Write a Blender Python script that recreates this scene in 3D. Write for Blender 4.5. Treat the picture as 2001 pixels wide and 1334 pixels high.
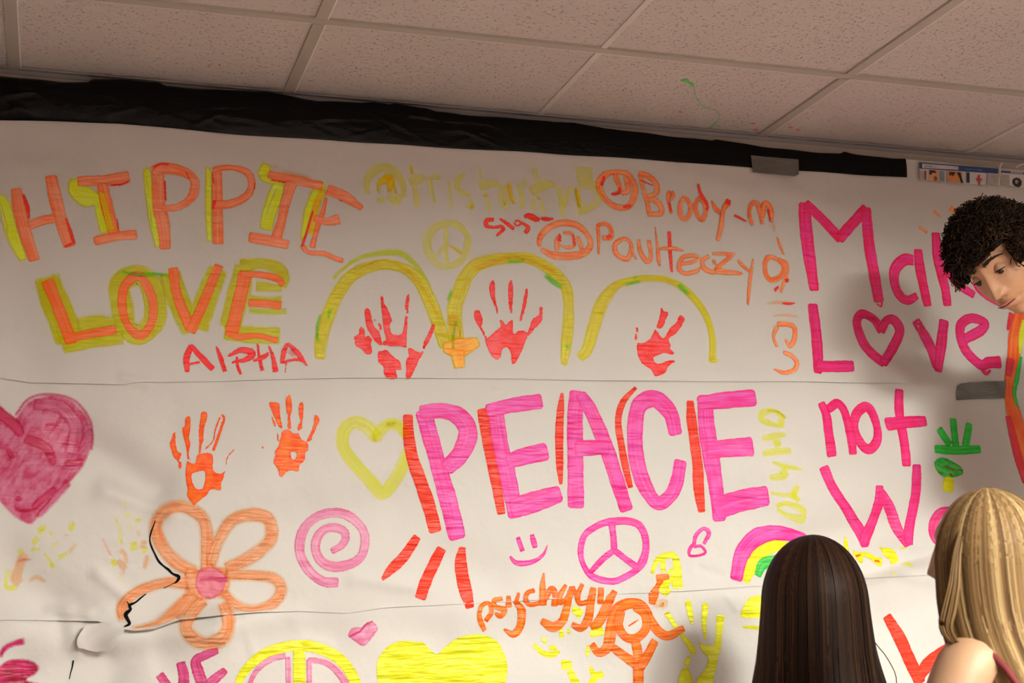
import bpy, bmesh, math, random
import numpy as np
from mathutils import Vector, Matrix, noise
from mathutils.geometry import delaunay_2d_cdt
random.seed(4); rng = np.random.default_rng(4)
for o in list(bpy.data.objects): bpy.data.objects.remove(o)
C = bpy.context.scene.collection
HC = 2.62                                   # ceiling height (the wall plane is y = 0, the room lies at y < 0)

# ---------------- camera ----------------
YAW, PIT, ROL = -0.302, 0.187, 0.016
FPX = 2870.0
CAM = np.array([0.128, -3.277, HC - 1.218])
def _rot(a, b, c):
    ca, sa, cb, sb, cc, sc = math.cos(a), math.sin(a), math.cos(b), math.sin(b), math.cos(c), math.sin(c)
    return (np.array([[ca, -sa, 0], [sa, ca, 0], [0, 0, 1]]) @ np.array([[1, 0, 0], [0, cb, -sb], [0, sb, cb]])
            @ np.array([[cc, 0, sc], [0, 1, 0], [-sc, 0, cc]]))
RC = _rot(YAW, PIT, ROL)                    # columns: right, forward, up
cd = bpy.data.cameras.new('camera'); cam = bpy.data.objects.new('camera', cd); C.objects.link(cam)
m = Matrix.Identity(4)
for i in range(3):
    m[i][0] = RC[i, 0]; m[i][1] = RC[i, 2]; m[i][2] = -RC[i, 1]; m[i][3] = CAM[i]
cam.matrix_world = m
cd.sensor_width = 36; cd.lens = FPX * 36 / 2001; cd.clip_start = 0.02
cd.dof.use_dof = True; cd.dof.focus_distance = 3.35; cd.dof.aperture_fstop = 5.0
bpy.context.scene.camera = cam
bpy.context.scene.cycles.transparent_max_bounces = 20

# ---------------- world, exposure ----------------
w = bpy.data.worlds.new('room_air'); bpy.context.scene.world = w; w.use_nodes = True
w.node_tree.nodes['Background'].inputs[0].default_value = (1.0, 0.82, 0.66, 1)
w.node_tree.nodes['Background'].inputs[1].default_value = 0.02
vs = bpy.context.scene.view_settings
vs.view_transform = 'Standard'; vs.look = 'None'; vs.gamma = 1; vs.use_curve_mapping = False
vs.exposure = 0.0
LAMP_RGB = (1.0, 0.965, 0.84)
LAMP_POWER = 192.0
# ceiling troffers: (x centre, y centre) with the emission factor of each
TROFFERS = [(2.135, -3.495, 0.95), (3.965, -3.495, 0.22), (1.525, -4.715, 0.95), (3.355, -4.715, 0.35)]

def ray(px, py):
    v = RC @ np.array([(px - 1000.5) / FPX, 1.0, -(py - 667.0) / FPX])
    return v
def wall_pt(px, py, off=0.010):             # point on the plane y = -off seen at a pixel of the photograph
    v = ray(px, py); t = (-off - CAM[1]) / v[1]; p = CAM + v * t
    return p[0], p[2]
def depth_pt(px, py, Z):
    return CAM + ray(px, py) * Z
def ceil_pt(px, py, off=0.0):
    v = ray(px, py); t = (HC - off - CAM[2]) / v[2]; p = CAM + v * t
    return p[0], p[1]

# ---------------- materials ----------------
def lin(c): return tuple(((x/255)/12.92 if x/255 <= .04045 else ((x/255+.055)/1.055)**2.4) for x in c)
def newmat(name):
    mt = bpy.data.materials.new(name); mt.use_nodes = True; nt = mt.node_tree
    return mt, nt, nt.nodes['Principled BSDF']
def N(nt, t, **k):
    n = nt.nodes.new(t)
    for a, b in k.items():
        if a.startswith('i_'):
            n.inputs[a[2:].replace('_', ' ')].default_value = b
        else: setattr(n, a, b)
    return n
def L(nt, a, b): nt.links.new(a, b)
def ramp(nt, src, stops, interp='LINEAR'):
    r = nt.nodes.new('ShaderNodeValToRGB'); r.color_ramp.interpolation = interp
    e = r.color_ramp.elements
    while len(e) < len(stops): e.new(.5)
    for k, (p, c) in enumerate(stops):
        e[k].position = p; e[k].color = (c if len(c) == 4 else (*c, 1)) if not isinstance(c, float) else (c, c, c, 1)
    L(nt, src, r.inputs[0]); return r.outputs[0]
def mrange(nt, src, a, b, c, d, clamp=True):
    r = nt.nodes.new('ShaderNodeMapRange'); r.clamp = clamp
    for i, v in ((1, a), (2, b), (3, c), (4, d)): r.inputs[i].default_value = v
    L(nt, src, r.inputs[0]); return r.outputs[0]
def math_(nt, op, a, b):
    n = nt.nodes.new('ShaderNodeMath'); n.operation = op
    for i, v in enumerate((a, b)):
        if isinstance(v, (int, float)): n.inputs[i].default_value = v
        else: L(nt, v, n.inputs[i])
    return n.outputs[0]
def noise_n(nt, vec, scale, detail=3, rough=.5, stretch=None):
    if stretch:
        mp = nt.nodes.new('ShaderNodeMapping'); mp.inputs['Scale'].default_value = stretch; L(nt, vec, mp.inputs[0]); vec = mp.outputs[0]
    n = nt.nodes.new('ShaderNodeTexNoise'); n.inputs['Scale'].default_value = scale
    n.inputs['Detail'].default_value = detail; n.inputs['Roughness'].default_value = rough
    L(nt, vec, n.inputs['Vector']); return n.outputs[0]
def bump(nt, b, h, dist, strength=1.0):
    n = nt.nodes.new('ShaderNodeBump'); n.inputs['Distance'].default_value = dist; n.inputs['Strength'].default_value = strength
    L(nt, h, n.inputs['Height']); L(nt, n.outputs[0], b.inputs['Normal'])
def simple(name, rgb, rough=.6, metal=0, var=.06, scale=8, bdist=0, bscale=60, spec=.5, stretch=None):
    mt, nt, b = newmat(name); g = nt.nodes.new('ShaderNodeNewGeometry').outputs['Position']
    n = noise_n(nt, g, scale, 4, stretch=stretch)
    c = ramp(nt, n, [(.3, tuple(x*(1-var) for x in rgb)), (.7, tuple(min(1, x*(1+var)) for x in rgb))])
    L(nt, c, b.inputs['Base Color']); b.inputs['Roughness'].default_value = rough; b.inputs['Metallic'].default_value = metal
    b.inputs['Specular IOR Level'].default_value = spec
    if bdist: bump(nt, b, noise_n(nt, g, bscale, 3), bdist)
    return mt
def paper_mat(name, rgb):
    mt, nt, b = newmat(name); g = nt.nodes.new('ShaderNodeNewGeometry').outputs['Position']
    n = noise_n(nt, g, 5, 5)
    L(nt, ramp(nt, n, [(.3, tuple(x*.97 for x in rgb)), (.7, rgb)]), b.inputs['Base Color'])
    b.inputs['Roughness'].default_value = .55; b.inputs['Specular IOR Level'].default_value = .35
    h = math_(nt, 'ADD', noise_n(nt, g, 14, 3), math_(nt, 'MULTIPLY', noise_n(nt, g, 420, 2), .04))
    bump(nt, b, h, .0035); return mt
PAPER = paper_mat('paper_white', (.64, .628, .612))

# light that reaches each height of the wall, used only to turn seen colours into paint colours
ZL = {'A': (.47, .37, .30), 'B': (.79, .67, .55), 'C': (.97, .85, .72), 'D': (1.18, 1.04, .84)}
PAINT = {}
def PT(code, thin, thick, style): PAINT[code] = (thin, thick, style)
PT('Ao', (214, 104, 72), (216, 76, 34), 'brush'); PT('Bo', (226, 110, 62), (226, 92, 14), 'brush')
PT('Ar', (222, 44, 26), (206, 26, 16), 'brush'); PT('Br', (236, 50, 54), (226, 26, 22), 'brush')
PT('Cr', (240, 66, 70), (225, 40, 50), 'brush'); PT('Dr', (190, 70, 30), (170, 40, 20), 'brush')
PT('At', (208, 122, 98), (214, 100, 70), 'water'); PT('Bt', (225, 120, 120), (225, 80, 80), 'water')
PT('Ay', (156, 158, 50), (162, 152, 4), 'soft'); PT('By', (180, 172, 30), (176, 158, 4), 'soft')
PT('Cy', (226, 226, 50), (220, 210, 20), 'solid'); PT('Dy', (246, 240, 40), (238, 226, 10), 'solid')
PT('Aq', (164, 138, 10), (172, 118, 0), 'soft'); PT('Bz', (170, 176, 44), (168, 168, 30), 'water')
PT('Cz', (212, 212, 84), (200, 198, 50), 'water'); PT('Dz', (228, 226, 100), (218, 210, 50), 'water')
PT('Bg', (110, 160, 40), (80, 160, 30), 'soft'); PT('Ap', (158, 156, 72), (150, 146, 52), 'water')
PT('Ak', (170, 128, 16), (160, 118, 0), 'soft'); PT('Bk', (196, 150, 8), (190, 140, 4), 'soft')
PT('Ck', (206, 190, 20), (190, 160, 10), 'soft'); PT('Ac', (214, 108, 66), (216, 72, 28), 'brushw')
PT('Ba', (194, 180, 8), (186, 158, 2), 'soft'); PT('Bb', (228, 170, 14), (232, 130, 0), 'soft')
PT('Db', (170, 130, 50), (150, 100, 30), 'brush'); PT('Bh', (240, 66, 66), (226, 26, 18), 'hand')
PT('Am', (196, 38, 92), (184, 16, 50), 'solid'); PT('Bm', (216, 44, 106), (204, 22, 72), 'solid')
PT('Cm', (240, 56, 122), (230, 26, 90), 'solid'); PT('Dm', (254, 76, 144), (246, 40, 108), 'solid')
PT('Ad', (196, 116, 76), (200, 100, 50), 'brush'); PT('Dd', (244, 170, 118), (238, 134, 72), 'flower')
PT('Cv', (66, 204, 70), (34, 182, 54), 'solid'); PT('Dv', (100, 214, 90), (40, 190, 60), 'solid')
PT('De', (255, 70, 42), (252, 48, 20), 'solid'); PT('Ae', (220, 40, 80), (210, 30, 60), 'brush')
PT('Dn', (255, 98, 178), (255, 50, 136), 'solid'); PT('Cl', (204, 112, 134), (188, 52, 88), 'smear')
PT('Cj', (200, 60, 96), (180, 30, 66), 'smear'); PT('Dj', (222, 96, 140), (206, 44, 96), 'brush')
PT('Ci', (255, 112, 20), (254, 74, 10), 'hand'); PT('Cf', (250, 124, 52), (244, 84, 30), 'brush')
PT('Df', (255, 138, 30), (255, 98, 16), 'solid'); PT('Dw', (228, 186, 130), (232, 160, 110), 'water')
PT('Du', (240, 158, 176), (228, 108, 140), 'brush'); PT('Dx', (222, 36, 100), (160, 8, 44), 'smear')
PT('Dq', (236, 158, 130), (230, 110, 90), 'water'); PT('Dg', (232, 124, 130), (220, 84, 104), 'brush')
STY = {  # edge softness, raggedness, base alpha, streak dryness, streak colour contrast, ripple
 'brush': (.0016, .0024, .97, .16, 1.0, .5), 'brushw': (.0030, .003, .93, .22, 1.0, .5),
 'soft': (.0065, .003, .95, .25, .9, .4), 'water': (.0050, .003, .80, .30, 1.0, .5),
 'solid': (.0009, .0013, 1.0, .06, 1.0, 1.0), 'hand': (.0009, .0022, 1.0, .0, 1.0, .6),
 'flower': (.0085, .004, .95, .10, 1.0, 1.3), 'smear': (.0060, .003, .96, .0, 1.0, .7)}
_pm = {}
def paint_mat(code):
    if code in _pm: return _pm[code]
    if code == 'X':
        _pm[code] = simple('black_backing_plastic', (.004, .004, .005), .9, spec=.1); return _pm[code]
    thin, thick, sty = PAINT[code]; z = ZL[code[0]]
    soft, rag, al, dry, con, rip = STY[sty]
    f = lambda c: tuple(min(.98, max(.003, a / b)) for a, b in zip(lin(c), z))
    ct, ck = f(thin), f(thick)
    mt, nt, b = newmat('paint_' + code)
    g = nt.nodes.new('ShaderNodeNewGeometry').outputs['Position']
    st = N(nt, 'ShaderNodeAttribute', attribute_name='st').outputs['Vector']
    ed = N(nt, 'ShaderNodeAttribute', attribute_name='ed').outputs['Fac']
    if sty in ('hand',): s = noise_n(nt, g, 55, 5, .6)
    elif sty == 'smear': s = noise_n(nt, st, 1, 4, .6, (9, 90, 1))
    else: s = noise_n(nt, st, 1, 4, .55, (6, 170, 1))
    broad = noise_n(nt, g, 26, 3)
    mix = math_(nt, 'ADD', math_(nt, 'MULTIPLY', s, .65), math_(nt, 'MULTIPLY', broad, .35))
    # pigment gathers along the edge of a wet stroke
    edge_dark = mrange(nt, ed, .0, .006, .20, .0)
    if sty in ('soft', 'water'): edge_dark = mrange(nt, ed, .0, .006, .0, .04)
    mix = math_(nt, 'ADD', mix, edge_dark)
    L(nt, ramp(nt, mix, [(.41, ct), (.61, ck)]), b.inputs['Base Color'])
    b.inputs['Roughness'].default_value = .42; b.inputs['Specular IOR Level'].default_value = .35
    rg = math_(nt, 'MULTIPLY', math_(nt, 'SUBTRACT', noise_n(nt, g, 240 if sty != 'hand' else 150, 3, .6), .5), rag*2)
    e = math_(nt, 'ADD', math_(nt, 'SUBTRACT', ed, rag*.45), rg)
    a = mrange(nt, e, 0, soft, 0, al)
    d = mrange(nt, s, .34, .46, 1 - dry, 1)
    if sty == 'hand':
        d = math_(nt, 'MULTIPLY', d, mrange(nt, noise_n(nt, g, 90, 5, .7), .315, .33, 0, 1))
    a = math_(nt, 'MULTIPLY', a, d)
    # thin paint tints the paper like a glaze; where it lies thick it covers (body)
    bodym = {'solid': 1.0, 'hand': 1.0, 'brush': 1.0, 'brushw': 1.0, 'flower': 1.0, 'smear': 1.0, 'soft': 1.0, 'water': 0.0}[sty]
    T1 = tuple(min(1.0, math.sqrt(x/y)) for x, y in zip(ct, (.64, .628, .612))); T2 = tuple(min(1.0, math.sqrt(x/y)) for x, y in zip(ck, (.64, .628, .612)))
    tc = ramp(nt, mix, [(.41, T1), (.61, T2)])
    mx = N(nt, 'ShaderNodeMix', data_type='RGBA'); mx.inputs['A'].default_value = (1, 1, 1, 1); L(nt, a, mx.inputs['Factor']); L(nt, tc, mx.inputs['B'])
    tr = nt.nodes.new('ShaderNodeBsdfTransparent'); L(nt, mx.outputs['Result'], tr.inputs[0])
    ms = nt.nodes.new('ShaderNodeMixShader')
    L(nt, mrange(nt, a, .80*al, .84*al, 0, bodym), ms.inputs[0]); L(nt, tr.outputs[0], ms.inputs[1]); L(nt, b.outputs[0], ms.inputs[2])
    L(nt, ms.outputs[0], nt.nodes['Material Output'].inputs['Surface'])
    # the wet paper buckles into fine level ridges under the paint
    r1 = noise_n(nt, g, 1, 2, .5, (11, 11, 62))
    bump(nt, b, r1, .0125 * rip)
    _pm[code] = mt; return mt

# ---------------- mesh helpers ----------------
def mk(name, V, F, mats, parent=None, origin=None, fm=None, smooth=False, attrs=None, kind=None):
    V = np.asarray(V, float).reshape(-1, 3)
    org = np.array(origin if origin is not None else (0, 0, 0), float)
    if parent is not None and origin is None: org = np.array(parent['_o'][:])
    me = bpy.data.meshes.new(name); me.from_pydata((V - org).tolist(), [], [list(map(int, f)) for f in F]); me.update()
    for a in (mats if isinstance(mats, (list, tuple)) else [mats]): me.materials.append(a)
    if fm is not None: me.polygons.foreach_set('material_index', np.asarray(fm, np.int32))
    if smooth: me.polygons.foreach_set('use_smooth', np.ones(len(me.polygons), bool))
    for k, (t, v) in (attrs or {}).items():
        at = me.attributes.new(k, t, 'POINT'); at.data.foreach_set('vector' if t == 'FLOAT_VECTOR' else 'value', np.asarray(v, np.float32).ravel())
    o = bpy.data.objects.new(name, me); C.objects.link(o)
    o['_o'] = list(map(float, org))
    if parent is not None: o.parent = parent
    else: o.location = org
    if kind: o['kind'] = kind
    return o
def tag(o, label, cat=None, group=None):
    o['label'] = label
    if cat: o['category'] = cat
    if group: o['group'] = group
    return o
def empty(name, loc, label, cat, group=None):
    o = bpy.data.objects.new(name, None); C.objects.link(o); o.location = loc; o.empty_display_size = .1
    o['_o'] = list(map(float, loc)); tag(o, label, cat, group); return o
def box(x0, x1, y0, y1, z0, z1, base=0):
    V = [(x, y, z) for x in (x0, x1) for y in (y0, y1) for z in (z0, z1)]
    F = [(0, 1, 3, 2), (4, 6, 7, 5), (0, 4, 5, 1), (2, 3, 7, 6), (0, 2, 6, 4), (1, 5, 7, 3)]
    return V, [tuple(i + base for i in f) for f in F]
def boxes(bs):
    V, F = [], []
    for b in bs:
        v, f = box(*b, base=len(V)); V += v; F += f
    return V, F
def bevel_box(x0, x1, y0, y1, z0, z1, r=.01, seg=2):
    bm = bmesh.new(); bmesh.ops.create_cube(bm, size=1)
    for v in bm.verts: v.co = Vector(((x0+x1)/2 + v.co.x*(x1-x0), (y0+y1)/2 + v.co.y*(y1-y0), (z0+z1)/2 + v.co.z*(z1-z0)))
    bmesh.ops.bevel(bm, geom=bm.edges[:], offset=r, segments=seg, affect='EDGES', profile=.5)
    V = [tuple(v.co) for v in bm.verts]; F = [[v.index for v in f.verts] for f in bm.faces]; bm.free(); return V, F
def catmull(P, step):
    P = np.asarray(P, float)
    if len(P) == 1: return P
    closed = np.allclose(P[0, :2], P[-1, :2]) and len(P) > 3
    if len(P) == 2:
        n = max(2, int(np.linalg.norm(P[1, :2]-P[0, :2])/step)+1); t = np.linspace(0, 1, n)[:, None]; return P[0]*(1-t)+P[1]*t
    Q = np.vstack([P[-2] if closed else 2*P[0]-P[1], P, P[1] if closed else 2*P[-1]-P[-2]])
    out = []
    for i in range(1, len(Q)-2):
        a, b, c, d = Q[i-1], Q[i], Q[i+1], Q[i+2]
        n = max(2, int(np.linalg.norm(c[:2]-b[:2])/step)+1)
        t = np.linspace(0, 1, n, endpoint=False)[:, None]
        out.append(.5*((2*b)+(-a+c)*t+(2*a-5*b+4*c-d)*t**2+(-a+3*b-3*c+d)*t**3))
    out.append(P[-1:]); return np.vstack(out)

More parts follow.
